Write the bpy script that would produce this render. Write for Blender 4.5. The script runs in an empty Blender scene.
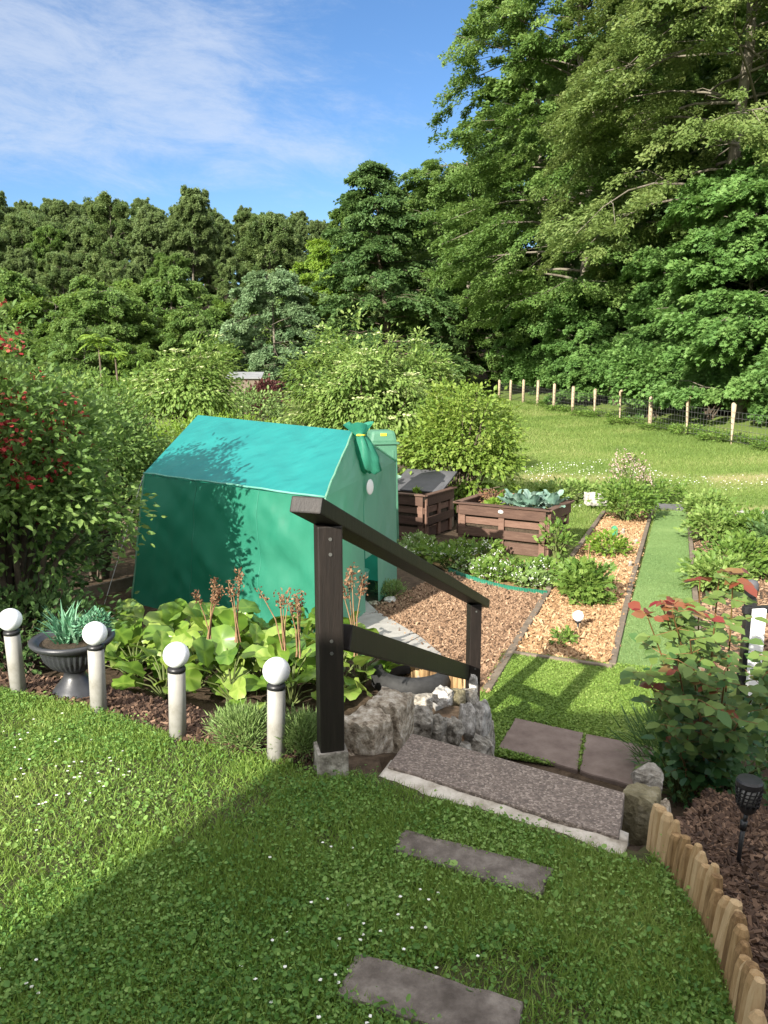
import bpy, bmesh, math, random
import numpy as np
from mathutils import Vector, Matrix, noise as mnoise
R = math.radians
rng = np.random.default_rng(7)
random.seed(7)
scn = bpy.context.scene
COL = scn.collection

# ------------------------------------------------------------------ camera
CAM_H, PITCH, FPX = 1.6, R(10.0), 770.0
cd = bpy.data.cameras.new('camera')
cam = bpy.data.objects.new('camera', cd)
COL.objects.link(cam)
cam.location = (0, 0, CAM_H)
cam.rotation_euler = (R(90) - PITCH, 0, 0)
cd.sensor_fit = 'VERTICAL'
cd.angle = 2 * math.atan(512 / FPX)
cd.clip_end = 3000
scn.camera = cam

# ------------------------------------------------------------------ world, sun, exposure
SUN_AZ, SUN_EL = R(31), R(26)          # light travels towards +Y, turned 30 degrees to +X
LDIR = Vector((math.sin(SUN_AZ) * math.cos(SUN_EL), math.cos(SUN_AZ) * math.cos(SUN_EL), -math.sin(SUN_EL)))
w = bpy.data.worlds.new('World')
scn.world = w
w.use_nodes = True
nt = w.node_tree
N, Lk = nt.nodes, nt.links
N.clear()
out = N.new('ShaderNodeOutputWorld')
bg = N.new('ShaderNodeBackground')
sky = N.new('ShaderNodeTexSky')
sky.sky_type = 'NISHITA'
sky.sun_disc = False
sky.sun_elevation = SUN_EL
sky.sun_rotation = math.atan2(-LDIR.x, -LDIR.y)
sky.air_density = 1.0
sky.dust_density = 0.1
sky.ozone_density = 4.0
tc = N.new('ShaderNodeTexCoord')
sep = N.new('ShaderNodeSeparateXYZ')
Lk.new(tc.outputs['Generated'], sep.inputs[0])


def wm(op, a, b=None, c=None):
    n = N.new('ShaderNodeMath')
    n.operation = op
    for i, v in enumerate((a, b, c)):
        if v is None:
            continue
        if isinstance(v, (int, float)):
            n.inputs[i].default_value = v
        else:
            Lk.new(v, n.inputs[i])
    return n.outputs[0]


zc = wm('MAXIMUM', sep.outputs[2], 0.02)
yc = wm('MAXIMUM', wm('ABSOLUTE', sep.outputs[1]), 0.05)
ca = wm('DIVIDE', sep.outputs[0], yc)          # how far to the side
cb = wm('DIVIDE', zc, yc)                      # how high
comb = N.new('ShaderNodeCombineXYZ')
Lk.new(wm('ADD', wm('MULTIPLY', ca, 3.0), wm('MULTIPLY', cb, 1.0)), comb.inputs[0])
Lk.new(wm('MULTIPLY', wm('SUBTRACT', cb, wm('MULTIPLY', ca, -0.12)), 8.0), comb.inputs[1])
n1 = N.new('ShaderNodeTexNoise')
n1.inputs['Scale'].default_value = 2.3
n1.inputs['Detail'].default_value = 9
n1.inputs['Roughness'].default_value = 0.7
n1.inputs['Distortion'].default_value = 0.35
Lk.new(comb.outputs[0], n1.inputs['Vector'])
edge1 = wm('MULTIPLY', wm('SUBTRACT', 0.255, wm('ADD', cb, wm('MULTIPLY', ca, 1.0))), 3.2)
edge2 = wm('MULTIPLY', wm('SUBTRACT', cb, 0.245), 8.0)
msk = wm('MINIMUM', wm('MINIMUM', edge1, edge2), 0.34)
dens = wm('ADD', msk, wm('MULTIPLY', wm('SUBTRACT', n1.outputs['Fac'], 0.5), 1.7))
mr = N.new('ShaderNodeMapRange')
mr.interpolation_type = 'SMOOTHSTEP'
Lk.new(dens, mr.inputs[0])
mr.inputs[1].default_value = -0.25
mr.inputs[2].default_value = 0.62
mr.inputs[3].default_value = 0.0
mr.inputs[4].default_value = 0.58
thin = N.new('ShaderNodeMapRange')
thin.interpolation_type = 'SMOOTHSTEP'
Lk.new(n1.outputs['Fac'], thin.inputs[0])
thin.inputs[1].default_value = 0.5
thin.inputs[2].default_value = 0.8
thin.inputs[4].default_value = 0.22
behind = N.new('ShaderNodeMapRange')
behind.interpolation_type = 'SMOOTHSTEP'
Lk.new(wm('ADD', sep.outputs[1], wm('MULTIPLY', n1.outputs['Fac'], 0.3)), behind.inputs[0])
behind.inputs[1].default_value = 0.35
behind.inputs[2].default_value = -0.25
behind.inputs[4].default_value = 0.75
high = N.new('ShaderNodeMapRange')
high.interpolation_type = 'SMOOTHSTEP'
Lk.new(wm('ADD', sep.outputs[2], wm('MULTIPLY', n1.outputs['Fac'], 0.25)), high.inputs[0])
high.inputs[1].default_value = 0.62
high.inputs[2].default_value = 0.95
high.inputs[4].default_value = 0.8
cfac = wm('MAXIMUM', mr.outputs[0], thin.outputs[0])
mixs = N.new('ShaderNodeMix')
mixs.data_type = 'RGBA'
Lk.new(cfac, mixs.inputs['Factor'])
hsv = N.new('ShaderNodeHueSaturation')
hsv.inputs['Saturation'].default_value = 1.1
hsv.inputs['Hue'].default_value = 0.503
hsv.inputs['Value'].default_value = 0.68
Lk.new(sky.outputs[0], hsv.inputs['Color'])
Lk.new(hsv.outputs[0], mixs.inputs['A'])
mixs.inputs['B'].default_value = (2.9, 3.15, 3.6, 1)
mix2 = N.new('ShaderNodeMix')            # bright cloud added out of view, overhead and behind the camera, to fill shade
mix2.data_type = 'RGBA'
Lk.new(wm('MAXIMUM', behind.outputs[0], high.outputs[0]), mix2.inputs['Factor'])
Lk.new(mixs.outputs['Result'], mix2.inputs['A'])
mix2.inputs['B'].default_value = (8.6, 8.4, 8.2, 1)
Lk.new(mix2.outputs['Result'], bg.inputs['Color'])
bg.inputs['Strength'].default_value = 0.10
Lk.new(bg.outputs[0], out.inputs[0])

sd = bpy.data.lights.new('sun', 'SUN')
sd.energy = 4.5
sd.angle = R(0.5)
sd.color = (1.0, 0.94, 0.83)
sun = bpy.data.objects.new('sun', sd)
COL.objects.link(sun)
sun.rotation_euler = LDIR.to_track_quat('-Z', 'Y').to_euler()
scn.view_settings.view_transform = 'Standard'
scn.view_settings.look = 'None'
scn.view_settings.exposure = 1.48
scn.view_settings.gamma = 1
scn.view_settings.use_curve_mapping = False
scn.cycles.max_bounces = 6
scn.cycles.diffuse_bounces = 4
scn.cycles.transmission_bounces = 4
scn.cycles.transparent_max_bounces = 6


# ------------------------------------------------------------------ small maths
def sstep(a, b, t):
    t = np.clip((np.asarray(t, float) - a) / (b - a), 0, 1)
    return t * t * (3 - 2 * t)


_tab = np.random.default_rng(3).random((256, 256))


def vnoise(x, y, s=1.0):
    x = np.asarray(x, float) * s + 1000.5
    y = np.asarray(y, float) * s + 1000.5
    xi, yi = np.floor(x).astype(int), np.floor(y).astype(int)
    fx, fy = x - xi, y - yi
    fx, fy = fx * fx * (3 - 2 * fx), fy * fy * (3 - 2 * fy)
    g = lambda a, b: _tab[a % 256, b % 256]
    return (g(xi, yi) * (1 - fx) + g(xi + 1, yi) * fx) * (1 - fy) + (g(xi, yi + 1) * (1 - fx) + g(xi + 1, yi + 1) * fx) * fy


def fbm(x, y, s=1.0, o=3):
    v, a, t = 0, 0.5, 0
    for k in range(o):
        v = v + a * vnoise(np.asarray(x) + 17 * k, np.asarray(y) - 9 * k, s * 2 ** k)
        t += a
        a *= 0.5
    return v / t


CP, SP = math.cos(PITCH), math.sin(PITCH)


def ray(px, py):
    u, v = (px - 384) / FPX, (512 - py) / FPX
    return np.array([u, CP + v * SP, -SP + v * CP])


def at(px, py, Y):
    d = ray(px, py)
    return np.array([0, 0, CAM_H]) + d * (Y / d[1])


def atz(px, py, z):
    d = ray(px, py)
    return np.array([0, 0, CAM_H]) + d * ((z - CAM_H) / d[2])


# the edge of the upper lawn, from far left to the palisade and back past the camera
TB = [(-14.0, 7.6), (-6.0, 5.1)] + [tuple(atz(px, py, 0)[:2]) for px, py in
      ((16, 694), (98, 712), (178, 740), (277, 760), (332, 778), (383, 772), (637, 852), (650, 842),
       (676, 876), (700, 908), (722, 945), (740, 1000), (752, 1060))] + [(1.02, 0.9), (1.3, -1.0), (1.6, -9.0)]
TPOLY = TB + [(-14.0, -9.0)]


def in_poly(x, y, poly):
    x, y = np.asarray(x, float), np.asarray(y, float)
    c = np.zeros(x.shape, bool)
    j = len(poly) - 1
    for i in range(len(poly)):
        xi, yi = poly[i]
        xj, yj = poly[j]
        if yi != yj:
            c ^= ((yi > y) != (yj > y)) & (x < (xj - xi) * (y - yi) / (yj - yi) + xi)
        j = i
    return c


def d_line(x, y, line):
    x, y = np.asarray(x, float), np.asarray(y, float)
    best = np.full(x.shape, 1e9)
    for (ax, ay), (bx, by) in zip(line[:-1], line[1:]):
        dx, dy = bx - ax, by - ay
        t = np.clip(((x - ax) * dx + (y - ay) * dy) / (dx * dx + dy * dy), 0, 1)
        best = np.minimum(best, np.hypot(x - ax - t * dx, y - ay - t * dy))
    return best


# stair frame: origin at the left end of the slab's near edge, u along the edge, v down the flight
SO = atz(387, 765, 0.03)[:2]
SE = atz(619, 837, 0.03)[:2]
SU = (SE - SO)
SW = float(np.hypot(*SU))
SU = SU / SW
SV = np.array([-SU[1], SU[0]])


def zlow(x, y):
    x, y = np.asarray(x, float), np.asarray(y, float)
    z = -0.9 - 0.025 * np.clip(y - 6, 0, 9) + 0.028 * np.clip(y - 15, 0, 60)
    z = z + 0.05 * np.clip(x - 4, 0, 14) * sstep(8, 20, y)
    z = z + 19.0 * sstep(62, 170, y - 0.1 * x) + 0.0 * x
    z = z + 0.12 * np.clip(x - 11.6 + 0.11 * (y - 24), 0, 60) * sstep(12, 22, y)
    return z


def height(x, y):
    x, y = np.asarray(x, float), np.asarray(y, float)
    zl = zlow(x, y)
    d = d_line(x, y, TB)
    ins = in_poly(x, y, TPOLY)
    wdt = 1.75 + 0.9 * sstep(1.0, 1.5, x) * sstep(4.0, 3.0, y)
    k = np.clip(d / wdt, 0, 1)
    k = k * k * (3 - 2 * k)
    z = np.where(ins, -0.006, zl * k)
    z = z + np.where(ins, 0, 0.02 * (fbm(x, y, 2.0) - 0.5) * np.clip(d, 0, 1))
    u = (x - SO[0]) * SU[0] + (y - SO[1]) * SU[1]
    v = (x - SO[0]) * SV[0] + (y - SO[1]) * SV[1]
    inst = (u > -0.06) & (u < SW + 0.12) & (v > 0.03) & (v < 2.3)
    z = np.where(inst, np.minimum(z, np.maximum(-0.9 * np.clip((v + 0.25) / 1.7, 0.1, 1) - 0.03, zl)), z)
    # the rock ring left of the flight
    return z


def hz(x, y):
    return float(height(np.array([x]), np.array([y]))[0])


def G(px, py):
    d = ray(px, py)
    t = np.concatenate([np.linspace(1.0, 20, 1500), np.linspace(20, 250, 1500)]) / d[1]
    p = np.array([0, 0, CAM_H])[None] + t[:, None] * d[None]
    below = p[:, 2] < height(p[:, 0], p[:, 1])
    i = int(np.argmax(below)) if below.any() else len(t) - 1
    q = p[i].copy()
    q[2] = hz(q[0], q[1])
    return q


# ------------------------------------------------------------------ materials
def new_mat(name):
    m = bpy.data.materials.new(name)
    m.use_nodes = True
    t = m.node_tree
    t.nodes.clear()
    o = t.nodes.new('ShaderNodeOutputMaterial')
    return m, t, o


def ramp(t, fac, cols):
    r = t.nodes.new('ShaderNodeValToRGB')
    e = r.color_ramp.elements
    while len(e) < len(cols):
        e.new(0.5)
    for i, (p, c) in enumerate(cols):
        e[i].position = p
        e[i].color = (*c, 1)
    t.links.new(fac, r.inputs[0])
    return r.outputs[0]


def noise_tex(t, scale, detail=5, rough=0.6, vec=None, dist=0.0):
    n = t.nodes.new('ShaderNodeTexNoise')
    n.inputs['Scale'].default_value = scale
    n.inputs['Detail'].default_value = detail
    n.inputs['Roughness'].default_value = rough
    n.inputs['Distortion'].default_value = dist
    if vec is None:
        c = t.nodes.new('ShaderNodeTexCoord')
        vec = c.outputs['Object']
    t.links.new(vec, n.inputs['Vector'])
    return n.outputs['Fac']


def stretch(t, sc):
    c = t.nodes.new('ShaderNodeTexCoord')
    m = t.nodes.new('ShaderNodeMapping')
    m.inputs['Scale'].default_value = sc
    t.links.new(c.outputs['Object'], m.inputs[0])
    return m.outputs[0]


def mat(name, cols, scale=6, rough=0.7, bump=0.3, bscale=None, spec=0.3, sc=None, detail=6, dist=0.01, metal=0.0, tint=0.0):
    """cols: list of (position, colour) read off a noise; tint adds per-vertex variation from the attribute 'tint'"""
    m, t, o = new_mat(name)
    b = t.nodes.new('ShaderNodeBsdfPrincipled')
    v = stretch(t, sc) if sc else None
    f = noise_tex(t, scale, detail, 0.65, v)
    if tint:
        a = t.nodes.new('ShaderNodeAttribute')
        a.attribute_name = 'tint'
        x = t.nodes.new('ShaderNodeMix')
        x.inputs[0].default_value = tint
        t.links.new(f, x.inputs[2])
        t.links.new(a.outputs['Fac'], x.inputs[3])
        f = x.outputs[0]
    c = ramp(t, f, cols)
    t.links.new(c, b.inputs['Base Color'])
    b.inputs['Roughness'].default_value = rough
    b.inputs['Specular IOR Level'].default_value = spec
    b.inputs['Metallic'].default_value = metal
    if bump:
        bf = noise_tex(t, bscale or scale * 3, 6, 0.7, v)
        bn = t.nodes.new('ShaderNodeBump')
        bn.inputs['Strength'].default_value = bump
        bn.inputs['Distance'].default_value = dist
        t.links.new(bf, bn.inputs['Height'])
        t.links.new(bn.outputs[0], b.inputs['Normal'])
    t.links.new(b.outputs[0], o.inputs[0])
    return m


def leaf_mat(name, cols, trans=0.3, rough=0.5, spec=0.25, tcol=None):
    m, t, o = new_mat(name)
    a = t.nodes.new('ShaderNodeAttribute')
    a.attribute_name = 'tint'
    c = ramp(t, a.outputs['Fac'], cols)
    b = t.nodes.new('ShaderNodeBsdfPrincipled')
    t.links.new(c, b.inputs['Base Color'])
    b.inputs['Roughness'].default_value = rough
    b.inputs['Specular IOR Level'].default_value = spec
    tr = t.nodes.new('ShaderNodeBsdfTranslucent')
    h = t.nodes.new('ShaderNodeHueSaturation')
    h.inputs['Value'].default_value = 1.5
    h.inputs['Hue'].default_value = 0.485
    h.inputs['Saturation'].default_value = 1.05
    t.links.new(c, h.inputs['Color'])
    t.links.new(h.outputs[0], tr.inputs['Color'])
    mx = t.nodes.new('ShaderNodeMixShader')
    mx.inputs[0].default_value = trans
    t.links.new(b.outputs[0], mx.inputs[1])
    t.links.new(tr.outputs[0], mx.inputs[2])
    t.links.new(mx.outputs[0], o.inputs[0])
    return m


def g3(a, b, c):
    return [(0.05, a), (0.5, b), (0.95, c)]


M = {}
M['bark'] = mat('bark', [(0.3, (0.07, 0.06, 0.045)), (0.55, (0.17, 0.15, 0.115)), (0.75, (0.27, 0.25, 0.2))], 3, 0.9, 0.6, 9, sc=(1, 1, 0.25))
M['barkdark'] = mat('bark_dark', [(0.3, (0.05, 0.04, 0.03)), (0.7, (0.13, 0.1, 0.07))], 8, 0.9, 0.5)
M['stem'] = mat('green_stem', [(0.3, (0.07, 0.10, 0.03)), (0.7, (0.13, 0.15, 0.05))], 20, 0.6, 0.1)
M['redstem'] = mat('red_stem', [(0.3, (0.14, 0.10, 0.03)), (0.7, (0.24, 0.11, 0.05))], 9, 0.6, 0.1)
M['drystem'] = mat('dry_stem', [(0.3, (0.15, 0.085, 0.045)), (0.7, (0.30, 0.19, 0.1))], 20, 0.8, 0.1)
M['beech'] = leaf_mat('beech_leaf', g3((0.07, 0.135, 0.03), (0.118, 0.2, 0.048), (0.19, 0.275, 0.08)), 0.38)
M['olive'] = leaf_mat('olive_leaf', g3((0.09, 0.14, 0.036), (0.142, 0.202, 0.056), (0.215, 0.268, 0.09)), 0.38)
M['maple'] = leaf_mat('maple_leaf', g3((0.085, 0.175, 0.046), (0.13, 0.245, 0.064), (0.195, 0.315, 0.095)), 0.38)
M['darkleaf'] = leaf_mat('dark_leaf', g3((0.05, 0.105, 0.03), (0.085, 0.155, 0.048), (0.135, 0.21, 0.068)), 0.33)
M['willow'] = leaf_mat('willow_leaf', g3((0.1, 0.175, 0.08), (0.145, 0.225, 0.105), (0.2, 0.28, 0.145)), 0.3)
M['lime'] = leaf_mat('lime_leaf', g3((0.1, 0.185, 0.022), (0.155, 0.25, 0.032), (0.215, 0.315, 0.055)), 0.35)
M['elder'] = leaf_mat('elder_leaf', g3((0.1, 0.18, 0.038), (0.175, 0.265, 0.062), (0.28, 0.36, 0.12)), 0.35)
M['fruit'] = leaf_mat('fruit_leaf', g3((0.1, 0.175, 0.028), (0.175, 0.26, 0.045), (0.27, 0.34, 0.08)), 0.35)
M['shrub'] = leaf_mat('shrub_leaf', g3((0.07, 0.14, 0.026), (0.125, 0.21, 0.04), (0.2, 0.285, 0.065)), 0.35)
M['hill'] = leaf_mat('hill_leaf', g3((0.08, 0.135, 0.042), (0.125, 0.185, 0.06), (0.185, 0.235, 0.088)), 0.35)
M['hilldull'] = leaf_mat('hill_dull_leaf', g3((0.1, 0.155, 0.056), (0.145, 0.205, 0.074), (0.195, 0.25, 0.102)), 0.35)
M['berg'] = leaf_mat('broad_leaf', g3((0.065, 0.14, 0.020), (0.145, 0.245, 0.034), (0.26, 0.34, 0.075)), 0.28, 0.36, 0.45)
M['lav'] = leaf_mat('lavender_leaf', g3((0.10, 0.17, 0.045), (0.155, 0.235, 0.07), (0.23, 0.31, 0.11)), 0.2)
M['bluegreen'] = leaf_mat('blue_green_leaf', g3((0.06, 0.17, 0.09), (0.10, 0.25, 0.14), (0.2, 0.36, 0.23)), 0.15)
M['cabbage'] = leaf_mat('cabbage_leaf', g3((0.12, 0.21, 0.16), (0.17, 0.27, 0.21), (0.25, 0.34, 0.28)), 0.1, 0.5)
M['rose'] = leaf_mat('rose_leaf', g3((0.018, 0.062, 0.02), (0.042, 0.108, 0.03), (0.115, 0.175, 0.042)), 0.2, 0.45, 0.25)
M['rosered'] = leaf_mat('rose_red_leaf', g3((0.20, 0.022, 0.022), (0.19, 0.07, 0.032), (0.18, 0.15, 0.05)), 0.3, 0.38, 0.4)
M['redleaf'] = leaf_mat('dark_red_leaf', g3((0.05, 0.018, 0.018), (0.08, 0.028, 0.025), (0.11, 0.05, 0.035)), 0.2)
M['petalred'] = leaf_mat('red_petal', g3((0.24, 0.014, 0.018), (0.36, 0.032, 0.034), (0.42, 0.12, 0.075)), 0.25)
M['petalwhite'] = leaf_mat('white_petal', g3((0.70, 0.70, 0.64), (0.78, 0.78, 0.72), (0.84, 0.84, 0.8)), 0.2)
M['petalcream'] = leaf_mat('cream_petal', g3((0.42, 0.46, 0.2), (0.52, 0.55, 0.28), (0.62, 0.64, 0.38)), 0.2)
M['petalpink'] = leaf_mat('pink_petal', g3((0.42, 0.25, 0.25), (0.5, 0.36, 0.34), (0.62, 0.50, 0.46)), 0.2)
M['dryflower'] = leaf_mat('dry_flower', g3((0.10, 0.05, 0.028), (0.18, 0.095, 0.05), (0.27, 0.165, 0.09)), 0.2)
M['clover'] = leaf_mat('lawn_leaf', g3((0.062, 0.15, 0.028), (0.13, 0.24, 0.048), (0.24, 0.36, 0.1)), 0.3, 0.5, 0.25)
M['grassleaf'] = leaf_mat('grass_leaf', g3((0.1, 0.18, 0.03), (0.175, 0.27, 0.05), (0.285, 0.36, 0.105)), 0.28, 0.55)
M['meadow'] = leaf_mat('meadow_leaf', g3((0.09, 0.15, 0.03), (0.14, 0.205, 0.045), (0.24, 0.26, 0.095)), 0.25, 0.6)
M['turfpile'] = leaf_mat('turf_pile', g3((0.1, 0.175, 0.06), (0.145, 0.23, 0.082), (0.195, 0.275, 0.11)), 0.2, 0.6)
M['soil'] = mat('soil', [(0.3, (0.028, 0.02, 0.013)), (0.55, (0.055, 0.04, 0.026)), (0.75, (0.10, 0.075, 0.05))], 30, 0.95, 0.8, 60)
M['lawnsoil'] = mat('lawn_soil', [(0.3, (0.028, 0.03, 0.012)), (0.5, (0.055, 0.062, 0.02)), (0.62, (0.06, 0.05, 0.026)), (0.75, (0.10, 0.09, 0.04))], 45, 0.95, 0.6, 60)
M['chips'] = mat('chip_brown', [(0.15, (0.085, 0.05, 0.03)), (0.5, (0.19, 0.115, 0.068)), (0.85, (0.33, 0.22, 0.14))], 9, 0.85, 0.2, tint=0.85)
M['chipslight'] = mat('chip_light', [(0.15, (0.12, 0.066, 0.03)), (0.5, (0.30, 0.18, 0.09)), (0.85, (0.47, 0.325, 0.19))], 9, 0.8, 0.2, tint=0.85)
M['chipsdark'] = mat('chip_dark', [(0.15, (0.03, 0.017, 0.011)), (0.55, (0.075, 0.043, 0.027)), (0.92, (0.2, 0.125, 0.08))], 9, 0.85, 0.2, tint=0.85)
M['straw'] = mat('straw_mulch', [(0.3, (0.22, 0.14, 0.06)), (0.7, (0.42, 0.29, 0.14))], 30, 0.9, 0.6, 60)
M['darkwood'] = mat('dark_stained_wood', [(0.3, (0.008, 0.0058, 0.0045)), (0.55, (0.013, 0.009, 0.007)), (0.8, (0.026, 0.019, 0.015))], 7, 0.55, 0.25, 14, 0.4, sc=(6, 6, 0.6))
M['palletwood'] = mat('pallet_wood', [(0.25, (0.045, 0.024, 0.017)), (0.5, (0.085, 0.048, 0.034)), (0.8, (0.15, 0.095, 0.07))], 5, 0.75, 0.3, 14, sc=(1, 6, 6), tint=0.35)
M['paleplank'] = mat('reddish_plank', [(0.25, (0.10, 0.053, 0.036)), (0.8, (0.19, 0.115, 0.085))], 5, 0.75, 0.3, 14, sc=(1, 6, 6))
M['logwood'] = mat('palisade_wood', [(0.28, (0.13, 0.075, 0.032)), (0.45, (0.29, 0.185, 0.085)), (0.7, (0.42, 0.30, 0.165))], 9, 0.85, 0.6, 14, sc=(9, 9, 0.9), tint=0.4, dist=0.006)
M['logend'] = mat('palisade_end', [(0.2, (0.20, 0.15, 0.11)), (0.8, (0.38, 0.31, 0.25))], 30, 0.85, 0.4)
M['beam'] = mat('weathered_beam', [(0.25, (0.085, 0.066, 0.048)), (0.75, (0.2, 0.16, 0.12))], 10, 0.85, 0.4)
M['postwood'] = mat('fence_post_wood', [(0.25, (0.26, 0.19, 0.12)), (0.75, (0.46, 0.38, 0.27))], 8, 0.85, 0.3, sc=(4, 4, 0.6))
M['granite'] = mat('granite', [(0.34, (0.09, 0.067, 0.045)), (0.45, (0.30, 0.245, 0.18)), (0.56, (0.46, 0.40, 0.315)), (0.66, (0.62, 0.56, 0.48))], 26, 0.9, 0.9, 45, dist=0.02, detail=9)
M['greyrock'] = mat('grey_rock', [(0.34, (0.09, 0.077, 0.06)), (0.48, (0.27, 0.245, 0.205)), (0.64, (0.52, 0.485, 0.425))], 15, 0.9, 0.9, 40, dist=0.02, detail=9)
M['whiterock'] = mat('white_rock', [(0.32, (0.13, 0.12, 0.105)), (0.5, (0.38, 0.36, 0.33)), (0.66, (0.62, 0.6, 0.56))], 12, 0.8, 0.6, 30, dist=0.02)
M['mossrock'] = mat('mossy_rock', [(0.3, (0.10, 0.085, 0.045)), (0.5, (0.2, 0.175, 0.105)), (0.7, (0.31, 0.28, 0.2))], 12, 0.9, 0.7, 30, dist=0.02)
M['slab'] = mat('grey_slab', [(0.32, (0.075, 0.061, 0.05)), (0.5, (0.135, 0.113, 0.096)), (0.68, (0.23, 0.2, 0.17))], 13, 0.9, 0.9, 45, dist=0.012, detail=9)
M['paver'] = mat('red_grey_paver', [(0.3, (0.125, 0.09, 0.075)), (0.7, (0.215, 0.165, 0.14))], 7, 0.8, 0.35, 50, dist=0.004)
M['concrete'] = mat('pale_concrete', [(0.3, (0.2, 0.17, 0.13)), (0.45, (0.42, 0.375, 0.31)), (0.62, (0.6, 0.55, 0.48))], 11, 0.9, 0.8, 50, dist=0.012, detail=9)
M['pathslab'] = mat('path_concrete', [(0.3, (0.24, 0.23, 0.21)), (0.7, (0.36, 0.345, 0.32))], 8, 0.85, 0.25, 40, dist=0.004)
M['greyplastic'] = mat('grey_tube', [(0.3, (0.21, 0.2, 0.175)), (0.45, (0.27, 0.262, 0.243)), (0.7, (0.32, 0.31, 0.29))], 9, 0.45, 0.05, spec=0.4)
M['globe'] = mat('white_globe', [(0.3, (0.80, 0.81, 0.84)), (0.7, (0.84, 0.85, 0.87))], 3, 0.25, 0, spec=0.5)
M['black'] = mat('black_plastic', [(0.3, (0.011, 0.011, 0.012)), (0.7, (0.02, 0.02, 0.021))], 12, 0.4, 0.1, spec=0.45)
M['urn'] = mat('black_urn', [(0.3, (0.022, 0.023, 0.026)), (0.7, (0.04, 0.042, 0.048))], 10, 0.38, 0.1, spec=0.5)
M['whitepaint'] = mat('white_paint', [(0.3, (0.70, 0.70, 0.68)), (0.7, (0.82, 0.82, 0.80))], 6, 0.5, 0.15)
M['turf'] = mat('artificial_turf', [(0.3, (0.13, 0.205, 0.058)), (0.55, (0.17, 0.25, 0.078)), (0.75, (0.22, 0.295, 0.105))], 60, 0.9, 0.9, 260, dist=0.01)
M['greenplastic'] = mat('green_plastic', [(0.3, (0.035, 0.18, 0.09)), (0.7, (0.055, 0.25, 0.13))], 5, 0.45, 0.1)
M['binplastic'] = mat('bin_green', [(0.3, (0.05, 0.145, 0.09)), (0.7, (0.075, 0.19, 0.12))], 5, 0.5, 0.1)
M['edging'] = mat('teal_edging', [(0.3, (0.012, 0.10, 0.062)), (0.7, (0.02, 0.15, 0.09))], 8, 0.45, 0.1)
M['yellow'] = mat('yellow_plastic', [(0.3, (0.6, 0.55, 0.03)), (0.7, (0.7, 0.66, 0.05))], 5, 0.5, 0)
M['rubber'] = mat('black_rubber', [(0.3, (0.014, 0.014, 0.014)), (0.7, (0.03, 0.03, 0.03))], 20, 0.7, 0.3)
M['greysheet'] = mat('grey_sheet', [(0.3, (0.05, 0.05, 0.055)), (0.7, (0.09, 0.09, 0.098))], 3, 0.6, 0.1)
M['palegrey'] = mat('pale_grey', [(0.3, (0.42, 0.42, 0.42)), (0.7, (0.55, 0.55, 0.54))], 5, 0.7, 0.1)
M['wire'] = mat('wire', [(0.3, (0.10, 0.10, 0.09)), (0.7, (0.16, 0.16, 0.15))], 5, 0.5, 0, metal=0.5)
M['rust'] = mat('rusty_hoop', [(0.3, (0.16, 0.075, 0.045)), (0.7, (0.24, 0.13, 0.085))], 9, 0.7, 0.1)
M['wall'] = mat('render_wall', [(0.3, (0.5, 0.48, 0.44)), (0.7, (0.6, 0.58, 0.54))], 5, 0.9, 0.2)
M['rooftile'] = mat('roof_tiles', [(0.3, (0.14, 0.06, 0.04)), (0.7, (0.22, 0.1, 0.07))], 5, 0.8, 0.3)
M['shedroof'] = mat('shed_roof', [(0.3, (0.16, 0.165, 0.17)), (0.7, (0.25, 0.255, 0.26))], 3, 0.7, 0.1)


def cloth_mat(name, c1, c2, trans, tcol, weave=True):
    m, t, o = new_mat(name)
    f = noise_tex(t, 2.2, 5, 0.6)
    c = ramp(t, f, [(0.3, c1), (0.7, c2)])
    b = t.nodes.new('ShaderNodeBsdfPrincipled')
    t.links.new(c, b.inputs['Base Color'])
    b.inputs['Roughness'].default_value = 0.5
    b.inputs['Specular IOR Level'].default_value = 0.3
    bf = noise_tex(t, 2.6, 2, 0.4, stretch(t, (1.0, 1.6, 0.5)), 0.0)
    bn = t.nodes.new('ShaderNodeBump')
    bn.inputs['Strength'].default_value = 0.6
    bn.inputs['Distance'].default_value = 0.08
    t.links.new(bf, bn.inputs['Height'])
    t.links.new(bn.outputs[0], b.inputs['Normal'])
    tr = t.nodes.new('ShaderNodeBsdfTranslucent')
    tr.inputs['Color'].default_value = (*tcol, 1)
    mx = t.nodes.new('ShaderNodeMixShader')
    mx.inputs[0].default_value = trans
    t.links.new(b.outputs[0], mx.inputs[1])
    t.links.new(tr.outputs[0], mx.inputs[2])
    t.links.new(mx.outputs[0], o.inputs[0])
    return m


M['tentroof'] = cloth_mat('tent_roof_cloth', (0.010, 0.17, 0.165), (0.015, 0.205, 0.195), 0.2, (0.02, 0.4, 0.34))
M['tentwall'] = cloth_mat('tent_wall_cloth', (0.026, 0.20, 0.128), (0.05, 0.26, 0.172), 0.42, (0.05, 0.45, 0.3))
M['tentmesh'] = cloth_mat('tent_gable_cloth', (0.32, 0.54, 0.43), (0.40, 0.62, 0.50), 0.65, (0.25, 0.6, 0.42))

M['tentseam'] = cloth_mat('tent_seam_cloth', (0.035, 0.235, 0.155), (0.065, 0.3, 0.21), 0.3, (0.1, 0.45, 0.3))
M['tenthem'] = cloth_mat('tent_hem_cloth', (0.10, 0.34, 0.26), (0.2, 0.46, 0.38), 0.3, (0.2, 0.5, 0.4))

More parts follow.
